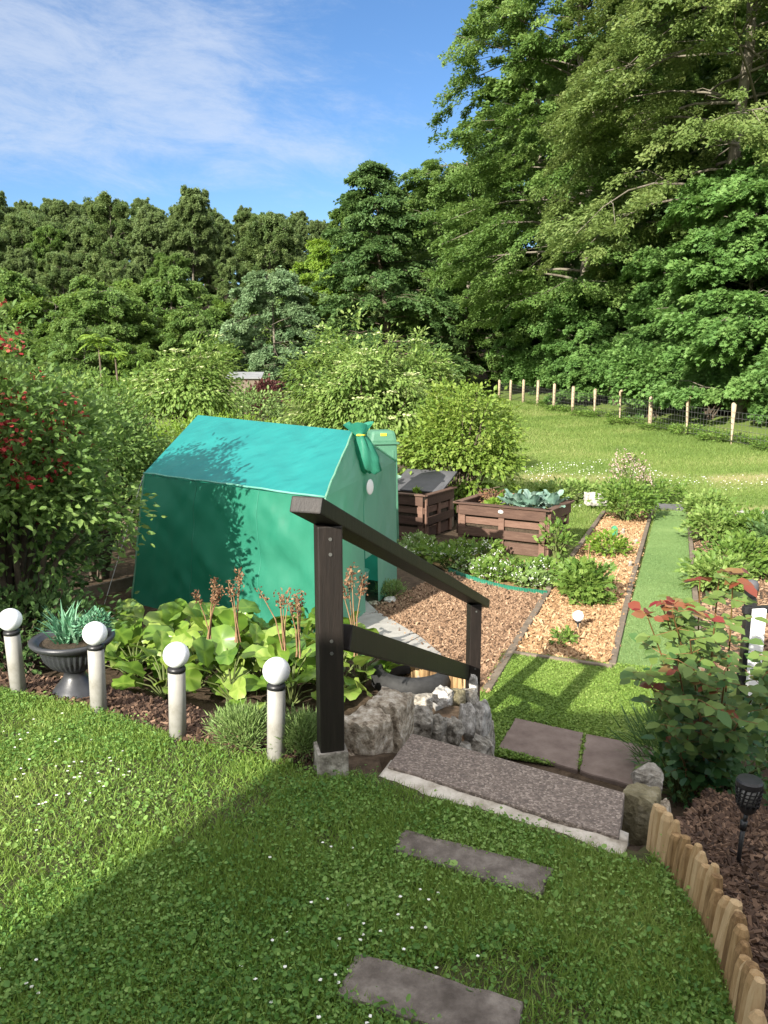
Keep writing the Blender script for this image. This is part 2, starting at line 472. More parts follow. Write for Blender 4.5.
# near speckle: exposed aggregate for the top step
m, t, o = new_mat('exposed_aggregate')
b = t.nodes.new('ShaderNodeBsdfPrincipled')
vo = t.nodes.new('ShaderNodeTexVoronoi')
vo.inputs['Scale'].default_value = 130
c_ = t.nodes.new('ShaderNodeTexCoord')
t.links.new(c_.outputs['Object'], vo.inputs['Vector'])
sp_ = t.nodes.new('ShaderNodeSeparateColor')
t.links.new(vo.outputs['Color'], sp_.inputs[0])
c = ramp(t, sp_.outputs[0], [(0.0, (0.10, 0.078, 0.064)), (0.4, (0.15, 0.116, 0.095)), (0.75, (0.205, 0.162, 0.132)), (1.0, (0.33, 0.27, 0.225))])
t.links.new(c, b.inputs['Base Color'])
b.inputs['Roughness'].default_value = 0.8
bn = t.nodes.new('ShaderNodeBump')
bn.inputs['Strength'].default_value = 0.7
bn.inputs['Distance'].default_value = 0.006
bn.invert = True
t.links.new(vo.outputs['Distance'], bn.inputs['Height'])
t.links.new(bn.outputs[0], b.inputs['Normal'])
t.links.new(b.outputs[0], o.inputs[0])
M['aggregate'] = m

# terrain: zone attribute 'green' (0 soil, 0.5 dry, 1 grass) broken up by noise
m, t, o = new_mat('terrain')
b = t.nodes.new('ShaderNodeBsdfPrincipled')
a = t.nodes.new('ShaderNodeAttribute')
a.attribute_name = 'green'
f1 = noise_tex(t, 0.5, 6, 0.7)
f2 = noise_tex(t, 14, 6, 0.7)
cg = ramp(t, f2, [(0.25, (0.08, 0.13, 0.028)), (0.5, (0.125, 0.18, 0.042)), (0.8, (0.18, 0.21, 0.075))])
cs = ramp(t, f2, [(0.3, (0.035, 0.025, 0.017)), (0.55, (0.075, 0.054, 0.036)), (0.8, (0.14, 0.10, 0.07))])
mm = t.nodes.new('ShaderNodeMath')
mm.operation = 'MULTIPLY_ADD'
t.links.new(f1, mm.inputs[0])
mm.inputs[1].default_value = 0.5
t.links.new(a.outputs['Fac'], mm.inputs[2])
mr2 = t.nodes.new('ShaderNodeMapRange')
t.links.new(mm.outputs[0], mr2.inputs[0])
mr2.inputs[1].default_value = 0.55
mr2.inputs[2].default_value = 0.95
x = t.nodes.new('ShaderNodeMix')
x.data_type = 'RGBA'
t.links.new(mr2.outputs[0], x.inputs['Factor'])
t.links.new(cs, x.inputs['A'])
t.links.new(cg, x.inputs['B'])
ad = t.nodes.new('ShaderNodeAttribute')
ad.attribute_name = 'dry'
x2 = t.nodes.new('ShaderNodeMix')
x2.data_type = 'RGBA'
t.links.new(ad.outputs['Fac'], x2.inputs['Factor'])
t.links.new(x.outputs['Result'], x2.inputs['A'])
x2.inputs['B'].default_value = (0.33, 0.27, 0.14, 1)
t.links.new(x2.outputs['Result'], b.inputs['Base Color'])
b.inputs['Roughness'].default_value = 0.95
b.inputs['Specular IOR Level'].default_value = 0.1
bn = t.nodes.new('ShaderNodeBump')
bn.inputs['Strength'].default_value = 0.6
bn.inputs['Distance'].default_value = 0.03
t.links.new(f2, bn.inputs['Height'])
t.links.new(bn.outputs[0], b.inputs['Normal'])
t.links.new(b.outputs[0], o.inputs[0])
M['terrain'] = m


# ------------------------------------------------------------------ object helpers
def thing(name, label, cat, loc=(0, 0, 0), rz=0.0, group=None):
    o = bpy.data.objects.new(name, None)
    COL.objects.link(o)
    o.location = [float(v) for v in loc]
    o.rotation_euler = (0, 0, rz)
    o.empty_display_size = 0.1
    tag(o, label, cat, group)
    return o


def tag(o, label=None, cat=None, group=None, kind=None):
    if label:
        o['label'] = label
    if cat:
        o['category'] = cat
    if group:
        o['group'] = group
    if kind:
        o['kind'] = kind
    return o


def copy_tree(src, loc, rz=0.0, sc=1.0, label=None):
    c = src.copy()
    COL.objects.link(c)
    c.location = [float(v) for v in loc]
    c.rotation_euler = (0, 0, rz)
    c.scale = (sc, sc, sc) if not hasattr(sc, '__len__') else sc
    if label:
        c['label'] = label
    for ch in list(src.children):
        d = ch.copy()
        COL.objects.link(d)
        d.parent = c
        for g in list(ch.children):
            e = g.copy()
            COL.objects.link(e)
            e.parent = d
    return c


class MB:
    """collects polygons as numpy arrays and links them as one mesh object"""

    def __init__(s):
        s.v, s.f, s.t, s.n = [], [], [], 0

    def add(s, verts, faces, tint=None):
        verts = np.asarray(verts, float).reshape(-1, 3)
        s.v.append(verts)
        for f in faces if isinstance(faces, list) else [faces]:
            f = np.asarray(f, int)
            if f.ndim == 1:
                f = f[None]
            s.f.append(f + s.n)
        if tint is None:
            tint = random.random()
        s.t.append(np.broadcast_to(np.asarray(tint, float), (len(verts),)))
        s.n += len(verts)
        return s

    def box(s, c, size, rot=None, bevel=0.0, tint=None, taper=1.0):
        bm = bmesh.new()
        bmesh.ops.create_cube(bm, size=1)
        bmesh.ops.scale(bm, vec=size, verts=bm.verts)
        if taper != 1.0:
            for v in bm.verts:
                if v.co.z > 0:
                    v.co.x *= taper
                    v.co.y *= taper
        if bevel:
            bmesh.ops.bevel(bm, geom=bm.edges[:] + bm.verts[:], offset=bevel, segments=2, affect='EDGES', profile=0.6)
        mtx = Matrix.Translation(Vector([float(q) for q in c])) @ (rot.to_4x4() if rot is not None else Matrix())
        bm.transform(mtx)
        s.bm(bm, tint)
        return s

    def bm(s, bm, tint=None):
        bm.verts.index_update()
        v = [tuple(q.co) for q in bm.verts]
        by = {}
        for f in bm.faces:
            by.setdefault(len(f.verts), []).append([q.index for q in f.verts])
        s.add(v, [np.array(k) for k in by.values()], tint)
        bm.free()

    def bar(s, a, b, wx, wy, up=(0, 0, 1), bevel=0.004, tint=None):
        """a squared bar from a to b; wy is measured towards up"""
        a, b = Vector([float(q) for q in a]), Vector([float(q) for q in b])
        d = (b - a)
        L = d.length
        z = d.normalized()
        x = Vector(up).cross(z)
        if x.length < 1e-4:
            x = Vector((1, 0, 0))
        x.normalize()
        y = z.cross(x)
        rot = Matrix((x, y, z)).transposed()
        return s.box((a + b) / 2, (wx, wy, L), rot, bevel, tint)

    def tube(s, pts, rad, sides=8, cap=True, tint=None):
        pts = np.asarray(pts, float)
        n = len(pts)
        rad = np.broadcast_to(np.asarray(rad, float), (n,))
        tg = np.gradient(pts, axis=0)
        tg /= np.linalg.norm(tg, axis=1)[:, None] + 1e-9
        ref = np.array([0, 0, 1.0]) if abs(tg[:, 2]).mean() < 0.8 else np.array([1.0, 0, 0])
        x = np.cross(np.broadcast_to(ref, tg.shape), tg)
        x /= np.linalg.norm(x, axis=1)[:, None] + 1e-9
        y = np.cross(tg, x)
        an = np.linspace(0, 2 * np.pi, sides, endpoint=False)
        v = pts[:, None] + rad[:, None, None] * (x[:, None] * np.cos(an)[None, :, None] + y[:, None] * np.sin(an)[None, :, None])
        i = np.arange(n - 1)[:, None] * sides
        j = np.arange(sides)[None]
        k = (j + 1) % sides
        f = np.stack([i + j, i + k, i + sides + k, i + sides + j], -1).reshape(-1, 4)
        fl = [f]
        if cap:
            fl += [np.arange(sides)[::-1], (n - 1) * sides + np.arange(sides)]
        return s.add(v.reshape(-1, 3), fl, tint)

    def lathe(s, prof, c=(0, 0, 0), seg=32, flute=0.0, nfl=24, fl_range=None, tint=None):
        prof = np.asarray(prof, float)
        an = np.linspace(0, 2 * np.pi, seg, endpoint=False)
        r = np.repeat(prof[:, 0][:, None], seg, 1)
        if flute:
            k = ((prof[:, 1] > fl_range[0]) & (prof[:, 1] < fl_range[1]))[:, None]
            r = r * (1 + flute * k * (np.abs(np.sin(an * nfl / 2))[None] - 0.5))
        v = np.stack([r * np.cos(an), r * np.sin(an), np.repeat(prof[:, 1][:, None], seg, 1)], -1) + np.asarray(c, float)
        n = len(prof)
        i = np.arange(n - 1)[:, None] * seg
        j = np.arange(seg)[None]
        k = (j + 1) % seg
        f = np.stack([i + j, i + k, i + seg + k, i + seg + j], -1).reshape(-1, 4)
        return s.add(v.reshape(-1, 3), [f], tint)

    def leaves(s, P, D, Nn, L, W, tmpl, tint):
        tv, tf = TEMPL[tmpl]
        P, D, Nn = (np.asarray(q, float) for q in (P, D, Nn))
        n = len(P)
        D = D / (np.linalg.norm(D, axis=1)[:, None] + 1e-9)
        S = np.cross(D, Nn)
        S /= np.linalg.norm(S, axis=1)[:, None] + 1e-9
        U = np.cross(S, D)
        L = np.broadcast_to(np.asarray(L, float), (n,))
        W = np.broadcast_to(np.asarray(W, float), (n,))
        v = P[:, None] + D[:, None] * (tv[None, :, 1] * L[:, None])[..., None] + S[:, None] * (tv[None, :, 0] * W[:, None])[..., None] \
            + U[:, None] * (tv[None, :, 2] * L[:, None])[..., None]
        k = len(tv)
        fl = [(np.arange(n)[:, None, None] * k + f[None]).reshape(-1, f.shape[1]) for f in tf]
        tint = np.broadcast_to(np.asarray(tint, float), (n,))
        return s.add(v.reshape(-1, 3), fl, np.repeat(tint, k) + (np.tile(_vein, n) if tmpl == 'round' else 0))

    def build(s, name, material, parent=None, smooth=False, loc=None):
        me = bpy.data.meshes.new(name)
        v = np.concatenate(s.v)
        me.vertices.add(len(v))
        me.vertices.foreach_set('co', v.astype(np.float32).ravel())
        li = np.concatenate([f.ravel() for f in s.f])
        tot = np.concatenate([np.full(len(f), f.shape[1]) for f in s.f])
        st = np.concatenate([[0], np.cumsum(tot)[:-1]])
        me.loops.add(len(li))
        me.loops.foreach_set('vertex_index', li.astype(np.int32))
        me.polygons.add(len(tot))
        me.polygons.foreach_set('loop_start', st.astype(np.int32))
        me.polygons.foreach_set('use_smooth', np.full(len(tot), smooth))
        at_ = me.attributes.new('tint', 'FLOAT', 'POINT')
        at_.data.foreach_set('value', np.clip(np.concatenate(s.t), 0, 1).astype(np.float32))
        me.update(calc_edges=True)
        me.materials.append(material)
        o = bpy.data.objects.new(name, me)
        COL.objects.link(o)
        if parent is not None:
            o.parent = parent
        if loc is not None:
            o.location = [float(q) for q in loc]
        return o


def _t(v, f):
    return np.array(v, float), [np.array(q) for q in f]


TEMPL = {
    'dia': _t([(0, 0, 0), (0.5, 0.45, 0.06), (0, 1, -0.05), (-0.5, 0.5, 0.06)], [[[0, 1, 2, 3]]]),
    'fold': _t([(0, 0, 0), (0.42, 0.3, 0.07), (0.36, 0.68, 0.05), (0, 1, -0.08), (-0.36, 0.68, 0.05), (-0.42, 0.3, 0.07), (0, 0.5, 0)],
               [[[0, 1, 2, 6], [2, 3, 4, 6], [4, 5, 0, 6]]]),
    'blade': _t([(-0.5, 0, 0), (0.5, 0, 0), (0.32, 0.6, 0.05), (-0.32, 0.6, 0.05), (0, 1, -0.06)], [[[0, 1, 2, 3]], [[3, 2, 4]]]),
    'clov': _t([(0, 0, 0), (0.5, 0.35, 0.08), (0.42, 0.82, 0.05), (0, 1, 0.0), (-0.42, 0.82, 0.05), (-0.5, 0.35, 0.08)], [[[0, 1, 2, 3], [0, 3, 4, 5]]]),
    'chip': _t([(-0.5, 0, 0), (0.45, 0.05, 0), (0.5, 0.95, 0.1), (-0.4, 1, 0.1), (-0.5, 0, -0.25), (0.45, 0.05, -0.25), (0.5, 0.95, -0.15), (-0.4, 1, -0.15)],
               [[[0, 1, 2, 3], [1, 0, 4, 5], [2, 1, 5, 6], [3, 2, 6, 7], [0, 3, 7, 4]]]),
    'hex': _t([(0.5 * math.cos(a), 0.5 + 0.5 * math.sin(a), 0) for a in np.linspace(0, 2 * np.pi, 6, endpoint=False)], [[[0, 1, 2, 3, 4, 5]]]),
}
# a lobed maple-like leaf spray, and a wavy round leaf
_lob = [(0, 0, 0), (0.2, 0.12, 0.03), (0.5, 0.3, 0.03), (0.28, 0.45, 0.05), (0.48, 0.75, 0.0), (0.16, 0.68, 0.03), (0, 1, -0.08),
        (-0.16, 0.68, 0.03), (-0.48, 0.75, 0.0), (-0.28, 0.45, 0.05), (-0.5, 0.3, 0.03), (-0.2, 0.12, 0.03)]
TEMPL['lobe'] = _t(_lob, [[[0, 1, 2, 3], [0, 3, 4, 5], [0, 5, 6, 7], [0, 7, 8, 9], [0, 9, 10, 11]]])
_rv, NQ = [(0, 0.5, -0.07)], 16
for ir, rr in enumerate((0.14, 0.28, 0.40, 0.5)):
    for q in range(NQ):
        aa = q / NQ * 2 * math.pi
        rq = rr * (1 - 0.16 * (q == 0) - (0.035 * ((q * 7) % 3) if ir == 3 else 0))
        side = abs(math.sin(aa))
        _rv.append((rq * math.sin(aa) * 0.98, 0.5 - rq * math.cos(aa), -0.07 + 0.16 * (rr * side) + 0.05 * (rr / 0.5) ** 2 * math.sin(5 * aa + 0.7) - 0.16 * max(0, -math.cos(aa)) * (rr / 0.5) ** 2))
_f4 = []
for ir in range(3):
    for q in range(NQ):
        _f4.append([1 + ir * NQ + q, 1 + ir * NQ + (q + 1) % NQ, 1 + (ir + 1) * NQ + (q + 1) % NQ, 1 + (ir + 1) * NQ + q])
TEMPL['round'] = _t(_rv, [[[0, 1 + (q + 1) % NQ, 1 + q] for q in range(NQ)], _f4])
_vein = np.array([0.3] + [(0.28 if q in (0, NQ // 2) else (0.10 if q % 3 == 1 else -0.07)) for ir in range(4) for q in range(NQ)])


def unit(n, r=rng):
    v = r.normal(size=(n, 3))
    return v / (np.linalg.norm(v, axis=1)[:, None] + 1e-9)


# ------------------------------------------------------------------ trees and bushes
def tree_geo(seed, H, Rad, t0=0.25, nl=34, sprays=12, nleaf=90, leaf=0.22, droop=0.25, rise=0.35, prof=None, trunk_r=None, spray=0.2,
             tmpl='dia', flat=0.35, inner=0.25, lean=0.0, wl=0.6):
    r = np.random.default_rng(seed)
    prof = prof or (lambda t: math.sin(math.pi * min(1, 0.12 + 0.88 * t) ** 0.75) ** 0.8)
    tb, lb = MB(), MB()
    r0 = trunk_r or H * 0.016
    hs = np.linspace(0, 1, 10)
    wob = np.cumsum(r.normal(0, 0.012 * H, (10, 2)), 0) * hs[:, None]
    wob[:, 0] += lean * H * hs
    tp = np.column_stack([wob, hs * H * 0.97 - 0.15])
    tr = r0 * (1 - 0.85 * hs) * (1 + 0.5 * np.exp(-hs * 25))
    tb.tube(tp, tr, 9)
    P, D, Nn, T = [], [], [], []
    for i in range(nl):
        x = (i + r.random()) / nl
        t = t0 + (1 - t0) * x
        az = i * 2.39996 + r.normal(0, 0.35)
        ln = Rad * max(0.12, prof(x)) * r.uniform(0.72, 1.12)
        base = np.array([np.interp(t, hs, tp[:, 0]), np.interp(t, hs, tp[:, 1]), np.interp(t, hs, tp[:, 2])])
        hd = np.array([math.cos(az), math.sin(az), 0])
        sd = np.array([-hd[1], hd[0], 0])
        rs = rise * r.uniform(0.6, 1.5) * (0.6 + 0.9 * x)
        dr = droop * r.uniform(0.5, 1.4)
        curve = lambda s: base + hd * (s * ln)[..., None] + np.array([0, 0, 1.0]) * (ln * (rs * s - dr * s * s))[..., None] + sd * (0.12 * ln * np.sin(s * 3 + i))[..., None]
        ss = np.linspace(0, 1, 6)
        tb.tube(curve(ss), np.interp(ss, [0, 1], [max(0.02, np.interp(t, hs, tr) * 0.3), 0.01]), 5, False)
        for j in range(sprays):
            s = inner + (1 - inner) * r.random() ** 0.7
            lat = r.uniform(-1, 1) * 0.42 * ln * (1.15 - 0.6 * abs(s - 0.55))
            c = curve(np.array([s]))[0] + sd * lat + np.array([0, 0, r.normal(0, 0.05 * ln) - 0.12 * abs(lat)])
            if j < 3:
                q = curve(np.array([max(0, s - 0.25)]))[0]
                tb.tube(np.array([q, (q + c) / 2 + [0, 0, 0.04 * ln], c]), [0.025, 0.015, 0.008], 4, False)
            dv = hd + sd * np.sign(lat) * r.uniform(0.2, 1.0) + np.array([0, 0, r.normal(-0.12, 0.25)])
            dv /= np.linalg.norm(dv)
            sv = np.cross(dv, [0, 0, 1.0])
            sv /= np.linalg.norm(sv)
            nv = np.cross(sv, dv)
            S = spray * Rad * r.uniform(0.65, 1.35)
            n = int(nleaf * r.uniform(0.7, 1.3))
            u = r.random(n) ** 0.8
            v = r.uniform(-1, 1, n) * (0.55 * np.sqrt(np.clip(u * (1.25 - u), 0.02, 1)))
            p = c + dv * ((u - 0.4) * S)[:, None] + sv * (v * S)[:, None] + nv * (r.normal(0, flat * 0.25 * S, n) - 0.35 * S * u * u - 0.25 * S * v * v)[:, None]
            P.append(p)
            D.append(dv + sv * (v * 1.6)[:, None] + r.normal(0, 0.45, (n, 3)) + np.array([0, 0, -0.25]))
            Nn.append(nv * 0.6 + hd * 0.6 + r.normal(0, 0.45, (n, 3)) + np.array([0, 0, 0.4]))
            T.append(np.clip(r.normal(0.45, 0.16) + r.normal(0, 0.16, n), 0, 1))
    P, D, Nn, T = np.concatenate(P), np.concatenate(D), np.concatenate(Nn), np.concatenate(T)
    k = P[:, 2] > 0.1
    P, D, Nn, T = P[k], D[k], Nn[k], T[k]
    L = leaf * r.uniform(0.65, 1.3, len(P))
    lb.leaves(P, D, Nn, L, L * wl, tmpl, T)
    return tb, lb


def tree(name, label, cat, loc, lm, bark='bark', group=None, rz=0.0, sc=1.0, **k):
    tb, lb = tree_geo(**k)
    o = thing(name, label, cat, loc, rz, group)
    tb.build('trunk', M[bark], o, True)
    lb.build('crown', M[lm], o)
    o.scale = (sc, sc, sc)
    return o


def bush_geo(seed, rx, ry, h, clumps, nleaf, leaf, tmpl='fold', base=0.0, wl=0.6, rc=0.3, updir=0.2, shell=0.55, lump=0.25, nj=0.4):
    r = np.random.default_rng(seed)
    tb, lb = MB(), MB()
    P, D, Nn, T = [], [], [], []
    ph = r.uniform(0, 6.28, 4)
    tips = []
    for i in range(clumps):
        d = unit(1, r)[0]
        d[2] = abs(d[2]) * 1.1 - 0.25 if r.random() < 0.85 else d[2]
        d /= np.linalg.norm(d)
        az = math.atan2(d[1], d[0])
        lp = 1 + lump * (0.5 * math.sin(2 * az + ph[0]) + 0.5 * math.sin(3 * az + ph[1] + 3 * d[2]) + 0.5 * math.sin(5 * d[2] + ph[2] + az))
        rad = lp * (shell + (1 - shell) * r.random() ** 0.5)
        hh = (h - base) / 2
        c = np.array([d[0] * rx * rad, d[1] * ry * rad, base + hh + d[2] * hh * rad])
        if c[2] < 0.03:
            c[2] = 0.03 + 0.1 * r.random()
        tips.append(c)
        n = int(nleaf * r.uniform(0.6, 1.4))
        s = rc * r.uniform(0.6, 1.3)
        q = r.normal(0, 1, (n, 3)) * s * 0.5
        q[:, 2] *= 0.7
        P.append(c + q)
        D.append(d * 0.8 + q / s * 0.9 + r.normal(0, nj, (n, 3)) + np.array([0, 0, updir]))
        Nn.append(d * 0.45 + r.normal(0, nj, (n, 3)) + np.array([0, 0, 0.8]))
        T.append(np.clip(r.normal(0.45, 0.14) + r.normal(0, 0.17, n), 0, 1))
    P, D, Nn, T = np.concatenate(P), np.concatenate(D), np.concatenate(Nn), np.concatenate(T)
    k = P[:, 2] > 0.0
    P, D, Nn, T = P[k], D[k], Nn[k], T[k]
    L = leaf * r.uniform(0.65, 1.3, len(P))
    lb.leaves(P, D, Nn, L, L * wl, tmpl, T)
    for c in tips[:: max(1, clumps // 28)]:
        b0 = np.array([r.normal(0, 0.06 * rx), r.normal(0, 0.06 * ry), -0.03])
        mid = (b0 * 0.55 + c * 0.45) + np.array([0, 0, 0.12 * h])
        tb.tube(np.array([b0, mid, c]), [0.012 * h + 0.004, 0.008 * h + 0.003, 0.004], 5, False)
    return tb, lb, np.array(tips)


def bush(name, label, cat, loc, lm, stem='barkdark', group=None, **k):
    tb, lb, tips = bush_geo(**k)
    o = thing(name, label, cat, loc, 0, group)
    tb.build('stems', M[stem], o, True)
    lb.build('leaves', M[lm], o)
    return o, tips


def flower_heads(tips, n, size, seed, petals=12, flat=0.3):
    """small clusters of petals set on the outer tips"""
    r = np.random.default_rng(seed)
    mb = MB()
    for i in r.choice(len(tips), min(n, len(tips)), replace=False):
        c = tips[i] * np.array([1.06, 1.06, 1.02]) + [0, 0, size * 0.3]
        q = r.normal(0, 1, (petals, 3)) * size * 0.5
        q[:, 2] *= flat
        mb.leaves(c + q, r.normal(0, 1, (petals, 3)), r.normal(0, 0.4, (petals, 3)) + [0, 0, 1], size * 0.45, size * 0.4, 'hex', r.random(petals))
    return mb


# ------------------------------------------------------------------ terrain
def spaced(lo, hi, step, far_lo, far_hi, gr):
    a = list(np.arange(lo, hi + 1e-6, step))
    s, x = step, hi
    while x < far_hi:
        s *= gr
        x += s
        a.append(x)
    s, x = step, lo
    while x > far_lo:
        s *= gr
        x -= s
        a.insert(0, x)
    return np.array(a)


xs = spaced(-5, 4, 0.06, -700, 700, 1.09)
ys = spaced(0.5, 8, 0.06, -300, 900, 1.06)
X, Y = np.meshgrid(xs, ys)
Z = height(X.ravel(), Y.ravel()).reshape(X.shape)
nx, ny = len(xs), len(ys)
idx = np.arange(nx * ny).reshape(ny, nx)
faces = np.stack([idx[:-1, :-1], idx[:-1, 1:], idx[1:, 1:], idx[1:, :-1]], -1).reshape(-1, 4)
mb = MB().add(np.column_stack([X.ravel(), Y.ravel(), Z.ravel()]), [faces], 0.5)
gnd = mb.build('ground', M['terrain'], None, True)
tag(gnd, kind='structure')


def zones(x, y):
    x, y = np.asarray(x, float), np.asarray(y, float)
    fx = 10.95 - 0.108 * (y - 24.3)
    meadow = sstep(13.0, 15.0, y + 0.1 * x) * sstep(1.0, 2.5, x) * sstep(4.0, 2.2, x - fx)
    meadow = np.maximum(meadow, sstep(11.0, 12.3, y) * sstep(2.6, 3.2, x) * sstep(4.0, 2.2, x - fx))
    leftg = sstep(13, 18, y) * sstep(0.5, -1.5, x) * sstep(70, 50, y) * 0.6
    low = 0.62 * sstep(5.0, 6.0, y) * sstep(13.0, 11.0, y) * sstep(0.6, 1.2, x)
    back = sstep(0, -3, y)
    g = np.maximum.reduce([meadow, leftg, low, back])
    line = np.abs((y - 19.5) + 0.12 * (x - 4) - 0.5 * np.sin(x * 0.6) - 1.2 * (fbm(x, y, 0.5) - 0.5))
    dry = np.exp(-(line / 0.75) ** 2) * sstep(2.5, 4.0, x) * sstep(0.3, 0.65, fbm(x, y, 0.9)) * 0.75
    line2 = np.abs((y - 15.2) + 0.15 * (x - 5))
    dry = np.maximum(dry, np.exp(-(line2 / 0.5) ** 2) * sstep(4.0, 6.0, x) * sstep(0.4, 0.6, fbm(x + 9, y, 0.9)) * 0.85)
    dry = dry * meadow
    return g, dry


gz, dz = zones(X.ravel(), Y.ravel())
for nm, val in (('green', gz), ('dry', dz)):
    A = gnd.data.attributes.new(nm, 'FLOAT', 'POINT')
    A.data.foreach_set('value', val.astype(np.float32))


def sheet(name, corners, material, off, n=24, m=24, kind='structure'):
    """a sheet between four ground corners (near left, near right, far right, far left), lying on the terrain"""
    c = [np.asarray(q, float)[:2] for q in corners]
    s, t_ = np.meshgrid(np.linspace(0, 1, n), np.linspace(0, 1, m))
    s, t_ = s.ravel()[:, None], t_.ravel()[:, None]
    p = (c[0] * (1 - s) + c[1] * s) * (1 - t_) + (c[3] * (1 - s) + c[2] * s) * t_
    z = height(p[:, 0], p[:, 1]) + off
    i = np.arange(n * m).reshape(m, n)
    f = np.stack([i[:-1, :-1], i[:-1, 1:], i[1:, 1:], i[1:, :-1]], -1).reshape(-1, 4)
    o = MB().add(np.column_stack([p, z]), [f], 0.5).build(name, material, None, True)
    return tag(o, kind=kind)


def quad_sample(c, n, r):
    c = [np.asarray(q, float)[:2] for q in c]
    s, t_ = r.random((n, 1)), r.random((n, 1))
    p = (c[0] * (1 - s) + c[1] * s) * (1 - t_) + (c[3] * (1 - s) + c[2] * s) * t_
    return p


def px_quad(*pts):
    return [G(*p) for p in pts]


# upper lawn soil
lawn_poly = TPOLY
lx = np.arange(-14, 2, 0.25)
bm = bmesh.new()
vs = [bm.verts.new((float(a), float(b_), 0.0)) for a, b_ in TPOLY]
bm.faces.new(vs)
bmesh.ops.triangulate(bm, faces=bm.faces[:])
mb = MB()
mb.bm(bm, 0.5)
tag(mb.build('upper_lawn', M['lawnsoil']), kind='structure')

LOWQ = px_quad((450, 752), (702, 790), (702, 676), (505, 654))
BEDQ = px_quad((509, 653), (611, 668), (650, 513), (604, 514))
TURFQ = px_quad((613, 671), (700, 676), (687, 512), (656, 512))
BRQ = px_quad((370, 612), (486, 697), (547, 598), (448, 573))
STQ = px_quad((446, 572), (548, 597), (566, 566), (398, 544))
RBQ = px_quad((703, 676), (800, 690), (760, 514), (690, 512))
sheet('lower_lawn', LOWQ, M['lawnsoil'], 0.012)
sheet('chip_bed', BEDQ, M['straw'], 0.014)
sheet('turf_path', TURFQ, M['turf'], 0.022, 30, 60)
sheet('brown_mulch_bed', BRQ, M['soil'], 0.014)
sheet('straw_bed', STQ, M['straw'], 0.012)
sheet('right_bed', RBQ, M['soil'], 0.012)

# concrete path slabs beside the tent, one object each
pr = [G(358, 596), G(378, 615), G(420, 640), G(446, 662), G(474, 694)]
pl = [G(332, 604), G(346, 622), (G(392, 654)), G(416, 678), G(436, 712)]
for i in range(4):
    a, b_, c, d = pl[i], pr[i], pr[i + 1], pl[i + 1]
    k = 0.012
    cs_ = [a * (1 - k) + d * k, b_ * (1 - k) + c * k, c * (1 - k) + b_ * k, d * (1 - k) + a * k]
    v = [(q[0], q[1], hz(q[0], q[1]) + 0.035) for q in cs_] + [(q[0], q[1], hz(q[0], q[1]) - 0.05) for q in cs_]
    f = np.array([[0, 1, 2, 3], [1, 0, 4, 5], [2, 1, 5, 6], [3, 2, 6, 7], [0, 3, 7, 4]])
    o = MB().add(v, [f]).build('path_slab', M['pathslab'])
    tag(o, ['pale concrete path slab beside the tent door', 'pale concrete path slab bordering the middle of the brown mulch bed',
            'pale concrete path slab beside the short roll of log edging', 'pale concrete path slab ending behind the lower handrail post'][i], 'path slab', 'pale slabs of the garden path')

# ------------------------------------------------------------------ the house behind the camera that shades the lawn
def back(p, plane=-3.0):
    p = np.asarray(p, float)
    L = np.array(LDIR)
    t_ = (p[1] - plane) / L[1]
    return p - L * t_


S2 = back(atz(283, 763, 0))
PST = back(at(330, 645, atz(332, 770, 0)[1]))
S4 = back(G(680, 716))
hs_ = thing('house', 'house with a tiled roof standing behind the camera', 'house', (0, -3, 0))


def prism(poly, y0, y1):
    n = len(poly)
    v = [(a, y0, b_) for a, b_ in poly] + [(a, y1, b_) for a, b_ in poly]
    f = [np.arange(n), np.arange(n)[::-1] + n] + [np.array([i, i + n, (i + 1) % n + n, (i + 1) % n]) for i in range(n)]
    return MB().add(v, f)


xr, zr = 9.0, S4[2]
print('house', S2, PST, S4)
prism([(S2[0] + 0.004, 0), (S2[0] + 0.004, PST[2] - 0.2), (S4[0], zr - 0.2), (xr, zr - 0.3), (xr, 0)], -0.02, -5.0).build('wall', M['wall'], hs_)
prism([(S2[0], PST[2] - 0.19), (S2[0], PST[2] + 0.03), (S4[0], zr), (xr, zr - 0.1), (xr, zr - 0.29), (S4[0], zr - 0.19)], 0.0, -5.0).build('roof', M['rooftile'], hs_)

# ------------------------------------------------------------------ stair, rocks, slabs
st = thing('garden_stair', 'garden steps with a speckled aggregate top step and pale concrete edge', 'steps', (SO[0], SO[1], 0), math.atan2(SU[1], SU[0]))
mb = MB()
mb.box((SW / 2, 0.16, -0.018), (SW, 0.31, 0.085), None, 0.008)
mb.build('top_step', M['aggregate'], st)
mb = MB()
random.seed(2)
bm = bmesh.new()
bmesh.ops.create_cube(bm, size=1)
bmesh.ops.scale(bm, vec=(SW + 0.04, 0.15, 0.16), verts=bm.verts)
bmesh.ops.subdivide_edges(bm, edges=[e for e in bm.edges if abs((e.verts[0].co - e.verts[1].co).x) > 0.5], cuts=40, use_grid_fill=True)
bmesh.ops.subdivide_edges(bm, edges=bm.edges[:], cuts=1, use_grid_fill=True)
for v in bm.verts:
    n_ = mnoise.noise(Vector((v.co.x * 5, v.co.y * 6, v.co.z * 6)))
    n2_ = mnoise.noise(Vector((v.co.x * 22, v.co.y * 22, v.co.z * 22)))
    if v.co.y < 0.05:
        v.co.y += n_ * 0.018 + n2_ * 0.006 - 0.02 * (v.co.z < 0)
    v.co.z += n_ * 0.008 + n2_ * 0.004 - 0.02 * max(0, -v.co.y * 12)
bm.transform(Matrix.Translation((SW / 2 + 0.01, -0.005, -0.068)))
mb.bm(bm)
mb.build('concrete_edge', M['concrete'], st, True)
zb = float(zlow(SO[0] + SV[0] * 2, SO[1] + SV[1] * 2))
nst = 4
